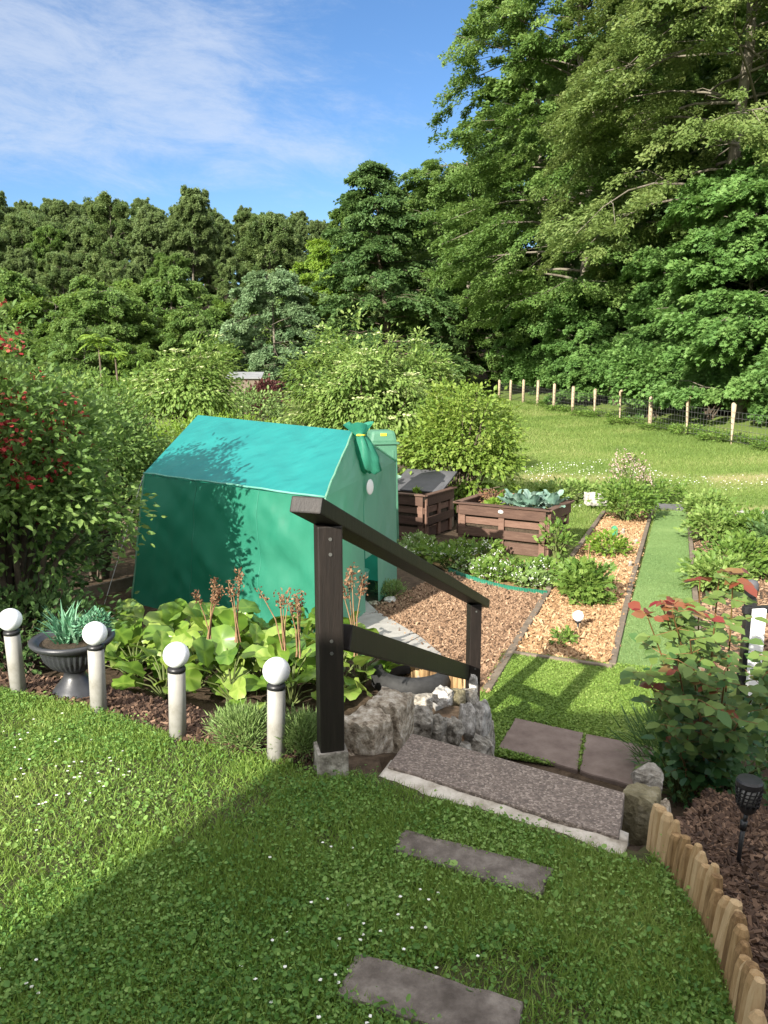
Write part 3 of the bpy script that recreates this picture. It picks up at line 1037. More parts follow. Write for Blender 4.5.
for k in range(nst):
    z1 = 0.0 - (k + 1) * (abs(zb) / (nst + 1))
    MB().box((SW / 2, 0.335 + 0.3 * k + 0.15, z1 - 0.2), (SW, 0.298, 0.4), None, 0.008).build('step', M['slab'], st)


for ch in st.children:          # the flight runs off slightly askew to its front edge
    for v in ch.data.vertices:
        v.co.x -= 0.2 * max(0.0, v.co.y)


def rock_mb(seed, size, rough=0.16, box=0.55):
    bm = bmesh.new()
    bmesh.ops.create_icosphere(bm, subdivisions=4, radius=1)
    o_ = Vector((seed * 7.3, seed * 3.1, seed * 1.7))
    for v in bm.verts:
        p = v.co.copy()
        mx = max(abs(p.x), abs(p.y), abs(p.z))
        p = p.lerp(p / mx, box)
        q = 1 + rough * (mnoise.noise(p * 1.1 + o_) * 1.3 + 0.5 * mnoise.noise(p * 2.6 + o_) + 0.25 * mnoise.noise(p * 6 + o_) + 0.12 * mnoise.noise(p * 14 + o_))
        v.co = p * q
    rc_ = random.Random(seed)
    for _ in range(9 if box < 0.85 else 3):
        nv = Vector((rc_.gauss(0, 1), rc_.gauss(0, 1), rc_.gauss(0, 1))).normalized()
        far = max(v.co.dot(nv) for v in bm.verts) * rc_.uniform(0.68, 0.92)
        for v in bm.verts:
            e_ = v.co.dot(nv) - far
            if e_ > 0:
                v.co -= nv * e_ * 0.93
    for v in bm.verts:
        g_ = 1 + 0.05 * mnoise.noise(v.co * 5 + o_) + 0.035 * mnoise.noise(v.co * 11 + o_) + 0.02 * mnoise.noise(v.co * 22 + o_)
        v.co = Vector((v.co.x * size[0] / 2 * g_, v.co.y * size[1] / 2 * g_, v.co.z * size[2] / 2 * g_))
    m_ = MB()
    m_.bm(bm)
    return m_


def rock(px, py, Y, size, material, label, seed, rz=0.0, tilt=0.0, group=None, box=0.6, rough=0.16):
    p = at(px, py, Y)
    o = rock_mb(seed, size, rough, box).build('rock', M[material], None, False, p)
    o.rotation_euler = (tilt, 0, rz)
    return tag(o, label, 'rock', group)


sa = math.atan2(SU[1], SU[0])
rock(368, 742, 3.27, (0.19, 0.19, 0.26), 'granite', 'square granite block at the top of the steps beside the handrail post', 1, sa, box=0.95, rough=0.07)
rock(391, 722, 3.45, (0.18, 0.22, 0.26), 'granite', 'granite boulder behind the square block at the top of the steps', 2, sa + 0.2, box=0.9, rough=0.08)
rock(352, 764, 3.2, (0.09, 0.10, 0.12), 'granite', 'small granite chunk wedged against the handrail post foot', 3, sa)
ring = [(421, 722, 3.95, (0.13, 0.14, 0.17), 'greyrock', 'blue-grey stone at the near left of the stone ring'),
        (438, 727, 4.05, (0.09, 0.11, 0.15), 'greyrock', 'narrow dark stone second along the near side of the stone ring'),
        (453, 732, 4.15, (0.10, 0.12, 0.17), 'greyrock', 'dark angular stone at the near corner of the stone ring'),
        (467, 722, 4.3, (0.10, 0.15, 0.22), 'whiterock', 'tall white-streaked stone on the path side of the stone ring'),
        (480, 722, 4.5, (0.11, 0.16, 0.26), 'whiterock', 'pale upright slab of stone at the right end of the stone ring'),
        (470, 700, 4.6, (0.11, 0.13, 0.14), 'greyrock', 'grey stone under the foot of the lower handrail post'),
        (421, 702, 4.35, (0.15, 0.11, 0.1), 'greyrock', 'grey stone at the far left of the stone ring'),
        (443, 697, 4.45, (0.12, 0.11, 0.12), 'whiterock', 'bright white lump of stone on the far side of the stone ring'),
        (457, 697, 4.5, (0.11, 0.1, 0.11), 'mossrock', 'brownish stone beside the bright white lump in the stone ring'),
        (474, 686, 4.75, (0.05, 0.07, 0.16), 'whiterock', 'thin pale upright stone by the lower handrail post')]
for i, (a, b_, Y_, s_, mt_, lb_) in enumerate(ring):
    rock(a, b_, Y_, s_, mt_, lb_, 10 + i, random.uniform(-0.6, 0.6), random.uniform(-0.15, 0.15), 'stones of the ring beside the steps', 0.5, 0.24)
# a second course below carries the ring down to the lower lawn
low_lab = ['big dark stone at the foot of the stone ring, low on the path side', 'rough grey stone at the foot of the stone ring by the steps',
           'grey stone at the bottom right corner of the stone ring', 'broad grey stone in the bottom course behind the steps']
for i, (a, b_, Y_, s_) in enumerate([(470, 756, 4.4, (0.26, 0.3, 0.38)), (445, 764, 4.25, (0.28, 0.32, 0.42)), (484, 744, 4.65, (0.16, 0.28, 0.3)), (425, 760, 4.15, (0.32, 0.36, 0.4))]):
    rock(a, b_, Y_, s_, 'greyrock', low_lab[i], 30 + i, random.uniform(-0.6, 0.6), 0, 'stones of the ring beside the steps', 0.6, 0.2)
ctr = at(445, 716, 4.3)
mb = MB()
mb.lathe([(0.0, 0.0), (0.10, 0.0), (0.12, -0.05), (0.12, -0.3)], seg=20)
tag(mb.build('soil_fill', M['chips'], None, True, (ctr[0], ctr[1], ctr[2] - 0.03)), 'brown chip soil filling the middle of the stone ring', 'soil')

rock(640, 814, 2.78, (0.13, 0.13, 0.2), 'mossrock', 'mossy square block at the right end of the top step', 41, sa, box=0.97, rough=0.05)
rock(648, 780, 3.0, (0.12, 0.12, 0.12), 'greyrock', 'blue-grey stone behind the mossy block right of the steps', 42, sa + 0.2, box=0.7, rough=0.13)
rock(660, 828, 2.8, (0.07, 0.14, 0.2), 'granite', 'rough granite stone between the mossy block and the palisade', 43, sa, box=0.7)


def slab_thing(name, c, mtl, label, cat, h=0.05, top=0.03, group=None, jag=0.0035):
    """an irregular stone slab through four ground corners"""
    P = []
    n = 10
    for i in range(4):
        a, b_ = np.asarray(c[i], float), np.asarray(c[(i + 1) % 4], float)
        for q in range(n):
            s = q / n
            P.append(a * (1 - s) + b_ * s + rng.normal(0, jag, 3))
    P = np.array(P)
    ce = P.mean(0)
    zc_ = max(hz(q[0], q[1]) for q in c)
    k = len(P)
    lay = []
    for sc_, z_ in ((1.0, zc_ - h), (1.0, zc_ + top - 0.008), (0.985, zc_ + top)):
        q = ce + (P - ce) * sc_
        q[:, 2] = z_
        lay.append(q)
    cc = ce.copy()
    cc[2] = zc_ + top
    v = np.concatenate(lay + [cc[None]])
    f4 = [[l * k + i, l * k + (i + 1) % k, (l + 1) * k + (i + 1) % k, (l + 1) * k + i] for l in range(2) for i in range(k)]
    f3 = [[2 * k + i, 2 * k + (i + 1) % k, 3 * k] for i in range(k)]
    o = MB().add(v, [np.array(f4), np.array(f3)]).build(name, mtl)
    return tag(o, label, cat, group)


Zl = lambda px, py: atz(px, py, 0.02)
slab_thing('stepping_stone', [Zl(392, 851), Zl(541, 897), Zl(555, 870), Zl(404, 831)], M['slab'], 'narrow grey slab set in the lawn just before the steps', 'stepping stone', top=0.032)
slab_thing('stepping_stone', [Zl(338, 992), Zl(380, 1050), Zl(523, 1048), Zl(521, 1003), Zl(358, 955)], M['slab'][:4] if False else M['slab'],
           'wide mottled grey slab in the lawn nearest the camera', 'stepping stone', top=0.032) if False else \
    slab_thing('stepping_stone', [Zl(336, 994), Zl(515, 1056), Zl(524, 1003), Zl(358, 955)], M['slab'], 'wide mottled grey slab in the lawn nearest the camera', 'stepping stone', top=0.032)
pz = px_quad((498, 752), (577, 775), (583, 737), (515, 722))
slab_thing('stone_paver', pz, M['paver'], 'reddish grey paver at the foot of the steps, left one', 'paver', top=0.03, group='pavers at the foot of the steps', jag=0.003)
pz = px_quad((580, 776), (652, 796), (655, 752), (586, 738))
slab_thing('stone_paver', pz, M['paver'], 'reddish grey paver at the foot of the steps beside the rose bush', 'paver', top=0.03, group='pavers at the foot of the steps', jag=0.003)

# ------------------------------------------------------------------ handrail
hp = atz(331, 772, 0.0)
hr_ = thing('handrail', 'dark brown wooden handrail running down beside the steps', 'handrail', hp)
p_top = at(332, 524, hp[1])[2]
LY = 5.25
lp_ = at(472.5, 690, LY)
l_top = at(472, 603, LY)[2]
l_base = hz(lp_[0], lp_[1]) - 0.05
loc = lambda p: np.asarray(p, float) - hp
dirv = np.array([lp_[0] - hp[0], lp_[1] - hp[1], l_top - p_top])
dh = dirv / np.hypot(dirv[0], dirv[1])
yaw = math.atan2(dirv[1], dirv[0])
rotz = Matrix.Rotation(yaw, 3, 'Z')
pr_rot = Matrix.Rotation(R(14), 3, 'Z')
mb = MB()
mb.box(loc((hp[0], hp[1], (p_top + 0.11) / 2)), (0.098, 0.098, p_top - 0.11), pr_rot, 0.006)
mb.build('post', M['darkwood'], hr_)
MB().box(loc((hp[0], hp[1], 0.045)), (0.125, 0.12, 0.135), pr_rot, 0.004).build('post_shoe', M['greyrock'], hr_)
MB().box(loc((lp_[0], lp_[1], (l_top + l_base) / 2)), (0.085, 0.085, l_top - l_base), pr_rot, 0.006).build('post', M['darkwood'], hr_)
a = np.array([hp[0], hp[1], p_top + 0.028]) - dh * 0.19
b_ = np.array([lp_[0], lp_[1], l_top + 0.028]) + dh * 0.22
MB().bar(loc(a), loc(b_), 0.125, 0.062, bevel=0.006).build('top_rail', M['darkwood'], hr_)
e1 = at(346, 637, hp[1] + 0.06)
e2 = at(466, 672, LY - 0.05)
MB().bar(loc(e1), loc(e2), 0.045, 0.105, bevel=0.005).build('lower_rail', M['darkwood'], hr_)

for (bx, by), zz in (((hp[0], hp[1]), (p_top - 0.05, p_top - 0.11, e1[2] + 0.02, e1[2] - 0.03)), ((lp_[0], lp_[1]), (l_top - 0.05, e2[2] + 0.02))):
    for z_ in zz:
        c_ = np.asarray(loc((bx, by, z_)))
        f_ = np.array(pr_rot @ Vector((0.0, -1.0, 0.0)))
        hw = 0.049 if bx == hp[0] else 0.0425
        MB().tube(np.array([c_ + f_ * (hw - 0.002), c_ + f_ * (hw + 0.004)]), 0.007, 10).build('screw', M['wire'], hr_)

# ------------------------------------------------------------------ bollard lights
def bollard():
    o = thing('bollard_light', 'x', 'garden light', (0, 0, 0), 0, 'globe lights along the lawn edge')
    MB().lathe([(0.0, -0.1), (0.038, -0.1), (0.038, 0.315), (0.034, 0.32), (0.0, 0.32)], seg=28).build('tube', M['greyplastic'], o, True)
    MB().lathe([(0.0, 0.3202), (0.040, 0.3202), (0.040, 0.333), (0.034, 0.342), (0.0, 0.342)], seg=28).build('collar', M['black'], o, True)
    p = [(0.0, 0.328)] + [(0.057 * math.sin(a), 0.395 - 0.057 * math.cos(a)) for a in np.linspace(0.55, math.pi - 0.02, 22)]
    MB().lathe(p, seg=32).build('globe', M['globe'], o, True)
    return o


bl = None
lb4 = ['grey tube light with white globe, leftmost beside the black urn', 'grey tube light with white globe, right in front of the black urn',
       'grey tube light with white globe between urn and grey-green bushlet', 'grey tube light with white globe next to the handrail post']
for i, (px, py, top) in enumerate(((19, 693, 606), (99, 712, 621), (178, 738, 637), (276, 760, 660))):
    p = atz(px, py, 0.0)
    h = at(px, top, p[1])[2]
    o = bollard() if i == 0 else copy_tree(bl, p)
    if i == 0:
        bl = o
    o.location = [float(q) for q in p]
    o.rotation_euler = (R([1.5, -1, 1.0, -1.2][i]), R([-1, 0.5, 1.8, 1.5][i]), 0)
    o['label'] = lb4[i]
    o.scale = (1, 1, 1)
    print('bollard', i, round(float(p[1]), 2), 'height', round(float(h), 3))

# ------------------------------------------------------------------ urn with plants
up = atz(72, 700, -0.02)
up[1] += 0.06
up = up * np.array([1, 1, 1])
ur = thing('urn_planter', 'black fluted urn planter on a pedestal behind the globe lights', 'planter', up)
prof = [(0.0, 0.0), (0.125, 0.0), (0.128, 0.012), (0.118, 0.03), (0.10, 0.055), (0.062, 0.10), (0.052, 0.125), (0.056, 0.14), (0.07, 0.148), (0.085, 0.155),
        (0.115, 0.175), (0.142, 0.21), (0.155, 0.25), (0.158, 0.265), (0.165, 0.272), (0.19, 0.282), (0.205, 0.298), (0.207, 0.31), (0.196, 0.316), (0.172, 0.31), (0.158, 0.29), (0.0, 0.285)]
MB().lathe(prof, seg=144, flute=0.07, nfl=36, fl_range=(0.16, 0.262)).build('bowl', M['urn'], ur, True)
MB().lathe([(0.0, 0.292), (0.157, 0.292)], seg=24).build('soil', M['soil'], ur)
pu = thing('spiky_plant', 'blue-green spiky plant growing in the black urn', 'plant', (up[0] - 0.02, up[1], up[2] + 0.292))
n = 90
an = rng.uniform(0, 6.28, n)
tl = rng.uniform(0.15, 1.2, n)
D = np.column_stack([np.cos(an) * np.sin(tl), np.sin(an) * np.sin(tl), np.cos(tl)])
mb = MB()
mb.leaves(np.column_stack([rng.normal(0, 0.025, n), rng.normal(0, 0.025, n), np.zeros(n)]), D, np.cross(np.cross(D, [0, 0, 1.0]), D) + 0.01, rng.uniform(0.13, 0.23, n), 0.017, 'blade', rng.random(n))
mb.build('leaves', M['bluegreen'], pu)
pu, tips = bush('bud_plant', 'fine green plant with small white buds in the black urn', 'plant', (up[0] + 0.115, up[1] - 0.01, up[2] + 0.28), 'bluegreen', 'stem',
                seed=5, rx=0.07, ry=0.07, h=0.16, clumps=60, nleaf=12, leaf=0.022, rc=0.035, wl=0.5)
flower_heads(tips, 22, 0.012, 3, 5).build('buds', M['petalwhite'], pu)

# ------------------------------------------------------------------ broad-leaved clump, dried stalks, lavender
def broadleaf(seed, n=17, R0=0.2, leaf=0.225):
    r = np.random.default_rng(seed)
    lb, sb = MB(), MB()
    for i in range(n):
        az = i * 2.4 + r.normal(0, 0.3)
        k = (i + 0.5) / n
        out_r = R0 * (0.25 + 0.9 * k) * r.uniform(0.8, 1.15)
        hz_ = 0.11 + 0.27 * (1 - k) + r.normal(0, 0.035)
        c = np.array([math.cos(az) * out_r, math.sin(az) * out_r, max(0.06, hz_)])
        hd = np.array([math.cos(az), math.sin(az), 0])
        L = leaf * r.uniform(0.7, 1.25)
        pitch = r.uniform(0.0, 1.1) * (1.2 - 0.7 * k)
        d = hd * math.cos(pitch) + np.array([0, 0, math.sin(pitch)])
        nn = -hd * math.sin(pitch) + np.array([0, 0, math.cos(pitch)]) + r.normal(0, 0.3, 3) + np.array([-0.25, -0.6, 0])
        lb.leaves(c[None], (d + r.normal(0, 0.15, 3))[None], nn[None], L, L * r.uniform(0.78, 1.0), 'round', r.normal(0.42, 0.26))
        sb.tube(np.array([[0, 0, 0], c * [0.5, 0.5, 0.75], c]), [0.008, 0.006, 0.005], 5, False)
    return lb, sb


bsp = [(135, 682), (165, 700), (200, 688), (232, 702), (150, 664), (188, 662), (262, 692), (292, 706), (225, 668), (262, 664), (300, 676), (338, 700), (362, 686), (330, 668), (125, 656), (310, 650)]
protos = []
for i, (px, py) in enumerate(bsp):
    p = G(px, py)
    if i < 5:
        o = thing('broad_leaved_plant', 'low plant with broad bright green leaves in the clump before the tent', 'plant', p, random.uniform(0, 6.28), 'broad leaved plants in the border before the tent')
        lb, sb = broadleaf(50 + i, 18, 0.21 + 0.012 * i)
        lb.build('leaves', M['berg'], o, True)
        sb.build('stalks', M['stem'], o, True)
        protos.append(o)
    else:
        o = copy_tree(protos[i % 5], p, random.uniform(0, 6.28), random.uniform(0.88, 1.15))


def dry_stalk(label, px, py, Y, h, seed, tufts=26, wd=0.05):
    r = np.random.default_rng(seed)
    top = at(px, py, Y)
    b0 = np.array([top[0] + r.normal(0, 0.03), top[1], top[2] - h])
    o = thing('dried_flower_stalk', label, 'dried flower', b0, 0, 'dried brown flower stalks')
    sb, fb = MB(), MB()
    for q in range(5):
        e = np.array([r.normal(0, wd), r.normal(0, wd), h * r.uniform(0.75, 1.0)])
        pts = np.array([[r.normal(0, 0.01), r.normal(0, 0.01), 0], e * [0.3, 0.3, 0.5], e])
        sb.tube(pts, [0.005, 0.004, 0.002], 5, False)
        n_ = tufts
        k = r.uniform(0.55, 1.02, n_)
        c = pts[1] * (1 - k[:, None]) * 2 * 0.5 + pts[2] * k[:, None] + r.normal(0, 0.012, (n_, 3))
        fb.leaves(c, r.normal(0, 1, (n_, 3)) + [0, 0, 0.6], r.normal(0, 1, (n_, 3)), r.uniform(0.012, 0.03, n_), 0.014, 'fold', r.random(n_))
    sb.build('stalks', M['drystem'], o, True)
    fb.build('seed_heads', M['dryflower'], o)


dry_stalk('dried brown flower stalk, bushy leftmost one against the green tent', 205, 578, 4.9, 0.42, 1, 60, 0.07)
dry_stalk('thin dried reddish stalk standing second from the left against the tent', 234, 568, 4.8, 0.5, 2, 26, 0.03)
dry_stalk('wispy pale dried stalk in the middle of the tent wall', 272, 582, 4.7, 0.45, 3, 22, 0.06)
dry_stalk('dried reddish stalk just left of the tall handrail post', 301, 594, 4.5, 0.4, 4, 34, 0.05)
dry_stalk('tall dried orange-brown stalk between handrail post and path', 358, 566, 4.4, 0.55, 5, 55, 0.06)

bush('lavender_bush', 'small grey-green bushlet between the two right globe lights', 'plant', atz(243, 748, 0.0), 'lav', 'stem', seed=61, rx=0.105, ry=0.1, h=0.17, clumps=170, nleaf=16, leaf=0.03, tmpl='blade', wl=0.14, rc=0.05, updir=0.9, group='grey-green bushlets at the lawn edge')
bush('lavender_bush', 'small grey-green bushlet beside the handrail post foot', 'plant', atz(303, 754, 0.0), 'lav', 'stem', seed=62, rx=0.085, ry=0.09, h=0.17, clumps=150, nleaf=16, leaf=0.03, tmpl='blade', wl=0.14, rc=0.05, updir=0.9, group='grey-green bushlets at the lawn edge')
bush('border_plant', 'green leafy plant just visible behind the leftmost globe light', 'plant', G(8, 640), 'berg', 'stem', seed=63, rx=0.2, ry=0.2, h=0.28, clumps=40, nleaf=10, leaf=0.07, rc=0.1, updir=0.5)

# ------------------------------------------------------------------ lawn cover
CQ = lambda x, y: in_poly(x, y, TPOLY)


def lawn_cover():
    r = np.random.default_rng(21)
    n = 1400000
    # denser near the camera, where single leaves are seen
    y = 1.25 + (5.2 - 1.25) * r.random(n) ** 1.25
    x = r.uniform(-4.6, 1.25, n)
    k = CQ(x, y) & (np.abs(x) < 0.66 * y + 0.9)
    # keep clear of slabs and step edge
    u = (x - SO[0]) * SU[0] + (y - SO[1]) * SU[1]
    v = (x - SO[0]) * SV[0] + (y - SO[1]) * SV[1]
    k &= ~((u > -0.12) & (u < SW + 0.12) & (v > -0.085))
    for q in ([Zl(392, 851), Zl(541, 897), Zl(555, 870), Zl(404, 831)], [Zl(336, 994), Zl(515, 1056), Zl(524, 1003), Zl(358, 955)]):
        pq = [tuple(c[:2]) for c in q]
        k &= ~(in_poly(x, y, pq) & (d_line(x, y, pq + pq[:1]) > 0.012))
    patch = fbm(x, y, 3.5)
    bare = fbm(x + 31, y - 12, 1.9, 4)
    k &= r.random(n) < 0.22 + 0.78 * sstep(0.62, 0.46, bare - 0.22 * sstep(0.3, 1.0, x) * sstep(3.2, 2.4, y))
    x, y, patch = x[k], y[k], patch[k]
    n = len(x)
    kind = r.random(n) < 0.5 - 0.36 * sstep(0.4, 0.62, patch)
    mb, gb = MB(), MB()
    i = np.where(kind)[0]
    m_ = len(i)
    hgt = r.gamma(3.0, 0.0065, m_) * (0.7 + 0.8 * patch[i])
    P = np.column_stack([x[i], y[i], hgt])
    D = r.normal(0, 1, (m_, 3)) * [1, 1, 0.35] + [0, 0, 0.1]
    Nn = r.normal(0, 0.6, (m_, 3)) + [0, 0, 1]
    L = (0.0045 + r.gamma(2.4, 0.0023, m_)) * (0.7 + 0.6 * fbm(x[i] + 5, y[i], 6))
    tnt = 0.42 + 1.0 * (fbm(x[i] + 3, y[i] + 8, 2.5) - 0.5) + r.normal(0, 0.24, m_)
    mb.leaves(P, D, Nn, L, L * r.uniform(0.45, 0.9, m_), 'clov', tnt)
    i = np.where(~kind)[0]
    m_ = len(i)
    P = np.column_stack([x[i], y[i], np.zeros(m_)])
    D = r.normal(0, 0.55, (m_, 3)) * [1, 1, 0.2] + [0, 0, 0.8]
    L = r.uniform(0.018, 0.055, m_)
    tnt = 0.42 + 0.8 * (fbm(x[i], y[i], 1.7) - 0.5) + r.normal(0, 0.18, m_)
    gb.leaves(P, D, r.normal(0, 1, (m_, 3)), L, r.uniform(0.0025, 0.0055, m_), 'blade', tnt)
    tag(mb.build('clover_lawn', M['clover']), 'low clover and broad-leaved lawn weeds covering the upper lawn', 'lawn', kind='stuff')
    tag(gb.build('lawn_grass', M['grassleaf']), 'short grass blades growing through the upper lawn', 'grass', kind='stuff')
    # daisies and clover heads
    r = np.random.default_rng(5)
    n = 1300
    y = 1.3 + 3.4 * r.random(n)
    x = r.uniform(-3.2, 1.0, n)
    k = CQ(x, y) & (fbm(x + 11, y + 3, 1.6) > 0.52) & (np.abs(x) < 0.62 * y + 0.3)
    u = (x - SO[0]) * SU[0] + (y - SO[1]) * SU[1]
    v = (x - SO[0]) * SV[0] + (y - SO[1]) * SV[1]
    k &= ~((u > -0.12) & (v > -0.1)) & (x < 0.55)
    pqs = [[tuple(c[:2]) for c in Q] for Q in ([Zl(392, 851), Zl(541, 897), Zl(555, 870), Zl(404, 831)], [Zl(336, 994), Zl(515, 1056), Zl(524, 1003), Zl(358, 955)])]
    for Q in pqs:
        k &= ~in_poly(x, y, Q)
    x, y = x[k][:260], y[k][:260]
    db = MB()
    for a, b_ in zip(x, y):
        h = r.uniform(0.028, 0.045)
        nn = unit(1, r)[0] * 0.4 + [0, -0.15, 1]
        for q in range(7):
            an_ = q / 7 * 6.283
            db.leaves(np.array([[a, b_, h]]), np.array([[math.cos(an_), math.sin(an_), 0.1]]), nn[None], r.uniform(0.004, 0.0065), 0.0045, 'clov', r.random())
    tag(db.build('daisies', M['petalwhite']), 'scattered small white daisies and clover heads in the upper lawn', 'daisies', kind='stuff')


lawn_cover()


def grass_quad(name, c, n, ln, wd, label, mt_, seed, clov=0.0, off=0.01, excl=None):
    r = np.random.default_rng(seed)
    p = quad_sample(c, n, r)
    if excl is not None:
        for e in excl:
            p = p[~in_poly(p[:, 0], p[:, 1], [tuple(q[:2]) for q in e])]
    z = height(p[:, 0], p[:, 1]) + off
    n = len(p)
    D = r.normal(0, 0.5, (n, 3)) * [1, 1, 0.2] + [0, 0, 0.75]
    tn = 0.45 + 0.9 * (fbm(p[:, 0], p[:, 1], 1.5) - 0.5) + r.normal(0, 0.16, n)
    mb = MB()
    P = np.column_stack([p, z])
    cl = r.random(n) < clov
    a = ~cl
    mb.leaves(P[a], D[a], r.normal(0, 1, (a.sum(), 3)), r.uniform(ln * 0.5, ln * 1.2, a.sum()), r.uniform(wd * 0.6, wd * 1.2, a.sum()), 'blade', tn[a])
    if cl.any():
        Q = P[cl] + np.array([0, 0, 1]) * r.uniform(0.005, ln * 0.6, (cl.sum(), 1))
        mb.leaves(Q, D[cl] * [2, 2, 0.2], r.normal(0, 0.35, (cl.sum(), 3)) + [0, 0, 1], 0.018, 0.015, 'clov', tn[cl])
    return tag(mb.build(name, M[mt_]), label, 'grass', kind='stuff')


PAV = [px_quad((498, 752), (577, 775), (583, 737), (515, 722)), px_quad((580, 776), (652, 796), (655, 752), (586, 738))]
grass_quad('lower_grass', LOWQ, 90000, 0.04, 0.005, 'short grass on the lower lawn beyond the steps', 'grassleaf', 31, 0.35, 0.012, PAV)


grass_quad('turf_pile', TURFQ, 130000, 0.014, 0.006, 'short even pile of the green turf path', 'turfpile', 32, 0.0, 0.02)


def meadow_grass():
    r = np.random.default_rng(41)
    n = 170000
    y = 11.5 + 37 * r.random(n) ** 1.7
    x = r.uniform(1.2, 13.5, n)
    g, dr = zones(x, y)
    kq = np.ones(n, bool)
    for Q in (TURFQ, BEDQ, RBQ):
        kq &= ~in_poly(x, y, [tuple(c[:2]) for c in Q])
    k = kq & (x < 10.95 - 0.108 * (y - 24.3) + 1.6) & (g > 0.75) & (x < 0.56 * y + 1) & (r.random(n) > 0.93 * dr)
    x, y, dr = x[k], y[k], dr[k]
    n = len(x)
    P = np.column_stack([x, y, height(x, y)])
    D = r.normal(0, 0.5, (n, 3)) * [1, 1, 0.2] + [0, 0, 0.8]
    sc_ = 0.6 + y / 40
    tn = 0.42 + 1.0 * (fbm(x, y, 0.6) - 0.5) + r.normal(0, 0.14, n) + 0.4 * dr
    mb = MB()
    mb.leaves(P, D, r.normal(0, 1, (n, 3)), r.uniform(0.04, 0.10, n) * sc_, r.uniform(0.008, 0.016, n) * sc_, 'blade', tn)
    tag(mb.build('meadow_grass', M['meadow']), 'mown meadow grass between the garden and the wood', 'grass', kind='stuff')
    n = 1500
    y = r.uniform(15.5, 22, n)
    x = r.uniform(3.0, 10, n)
    k = fbm(x, y, 0.7) > 0.55
    x, y = x[k], y[k]
    n = len(x)
    db = MB()
    db.leaves(np.column_stack([x, y, height(x, y) + r.uniform(0.04, 0.09, n)]), r.normal(0, 1, (n, 3)) * [1, 1, 0.1], r.normal(0, 0.3, (n, 3)) + [0, -0.3, 1], 0.03, 0.03, 'hex', r.random(n))
    tag(db.build('meadow_flowers', M['petalwhite']), 'tiny white flowers sprinkled over the meadow', 'flowers', kind='stuff')


meadow_grass()


# ------------------------------------------------------------------ wood chips
def chips(name, pts, label, mt_, seed, size=(0.02, 0.055), off=0.006):
    r = np.random.default_rng(seed)
    n = len(pts)
    P = np.column_stack([pts, height(pts[:, 0], pts[:, 1]) + off + r.uniform(0, 0.012, n)])
    D = r.normal(0, 1, (n, 3)) * [1, 1, 0.22]
    Nn = r.normal(0, 0.3, (n, 3)) + [0, 0, 1]
    L = r.uniform(*size, n)
    mb = MB()
    mb.leaves(P, D, Nn, L, L * r.uniform(0.18, 0.45, n), 'chip', r.normal(0.5, 0.25, n))
    return tag(mb.build(name, M[mt_]), label, 'wood chips', kind='stuff')


chips('wood_chips', quad_sample(BRQ, 30000, np.random.default_rng(1)), 'brown bark chips covering the bed beside the tent', 'chips', 1, (0.018, 0.055), 0.014)
chips('wood_chips', quad_sample(BEDQ, 42000, np.random.default_rng(2)), 'pale wood chips covering the long bed beside the turf path', 'chipslight', 2, (0.02, 0.065), 0.016)
chips('wood_chips', quad_sample(RBQ, 5000, np.random.default_rng(3)), 'brown chips under the leafy plants right of the turf path', 'chips', 3, (0.03, 0.07), 0.014)


def bank_pts(n, seed, x0, x1, y0, y1, dmax):
    r = np.random.default_rng(seed)
    x, y = r.uniform(x0, x1, n), r.uniform(y0, y1, n)
    d = d_line(x, y, TB)
    k = (~CQ(x, y)) & (d < dmax)
    u = (x - SO[0]) * SU[0] + (y - SO[1]) * SU[1]
    v = (x - SO[0]) * SV[0] + (y - SO[1]) * SV[1]
    k &= ~((u > -0.3) & (u < SW + 0.15) & (v > -0.1))
    return np.column_stack([x[k], y[k]])


chips('bark_mulch', bank_pts(150000, 4, -4.5, 0.0, 3.0, 6.5, 1.6), 'dark bark mulch on the bank below the globe lights', 'chipsdark', 4, (0.012, 0.045), 0.004)
chips('bark_mulch', bank_pts(90000, 5, 0.85, 2.6, 1.2, 4.6, 1.6), 'dark bark mulch in the bed behind the palisade edging', 'chipsdark', 5, (0.010, 0.04), 0.004)

# ------------------------------------------------------------------ palisade edging
pal = [atz(px, py, 0.0) for px, py in ((650, 846), (664, 866), (678, 884), (692, 903), (706, 926), (717, 950), (726, 974), (734, 1000), (742, 1032), (748, 1075))]
seg = np.array(pal)
cum = np.concatenate([[0], np.cumsum(np.linalg.norm(np.diff(seg, axis=0), axis=1))])
pe = thing('palisade_edging', 'low edging of half-round wooden logs curving along the mulch bed', 'edging', seg[0])
nlog = int(cum[-1] / 0.036)
rr_ = np.random.default_rng(9)
for i in range(nlog):
    s = (i + 0.5) / nlog * cum[-1]
    p = np.array([np.interp(s, cum, seg[:, q]) for q in range(3)])
    h = 0.175 + rr_.normal(0, 0.012) + 0.008 * math.sin(i * 0.9)
    r_ = rr_.uniform(0.019, 0.024)
    tx, ty = rr_.normal(0.1, 0.025), rr_.normal(0, 0.03)
    tw = rr_.uniform(0.012, 0.05)
    hh = np.array([-0.08, 0.0, h * 0.6, h - tw, h - 0.004, h])
    rad = r_ * np.array([1, 1, 1.0, 0.96, rr_.uniform(0.45, 0.75), rr_.uniform(0.25, 0.4)])
    pts = np.column_stack([p[0] - seg[0][0] + tx * hh, p[1] - seg[0][1] + ty * hh, hh])
    MB().tube(pts, rad, 7, tint=rr_.random()).build('log', M['logwood'], pe)

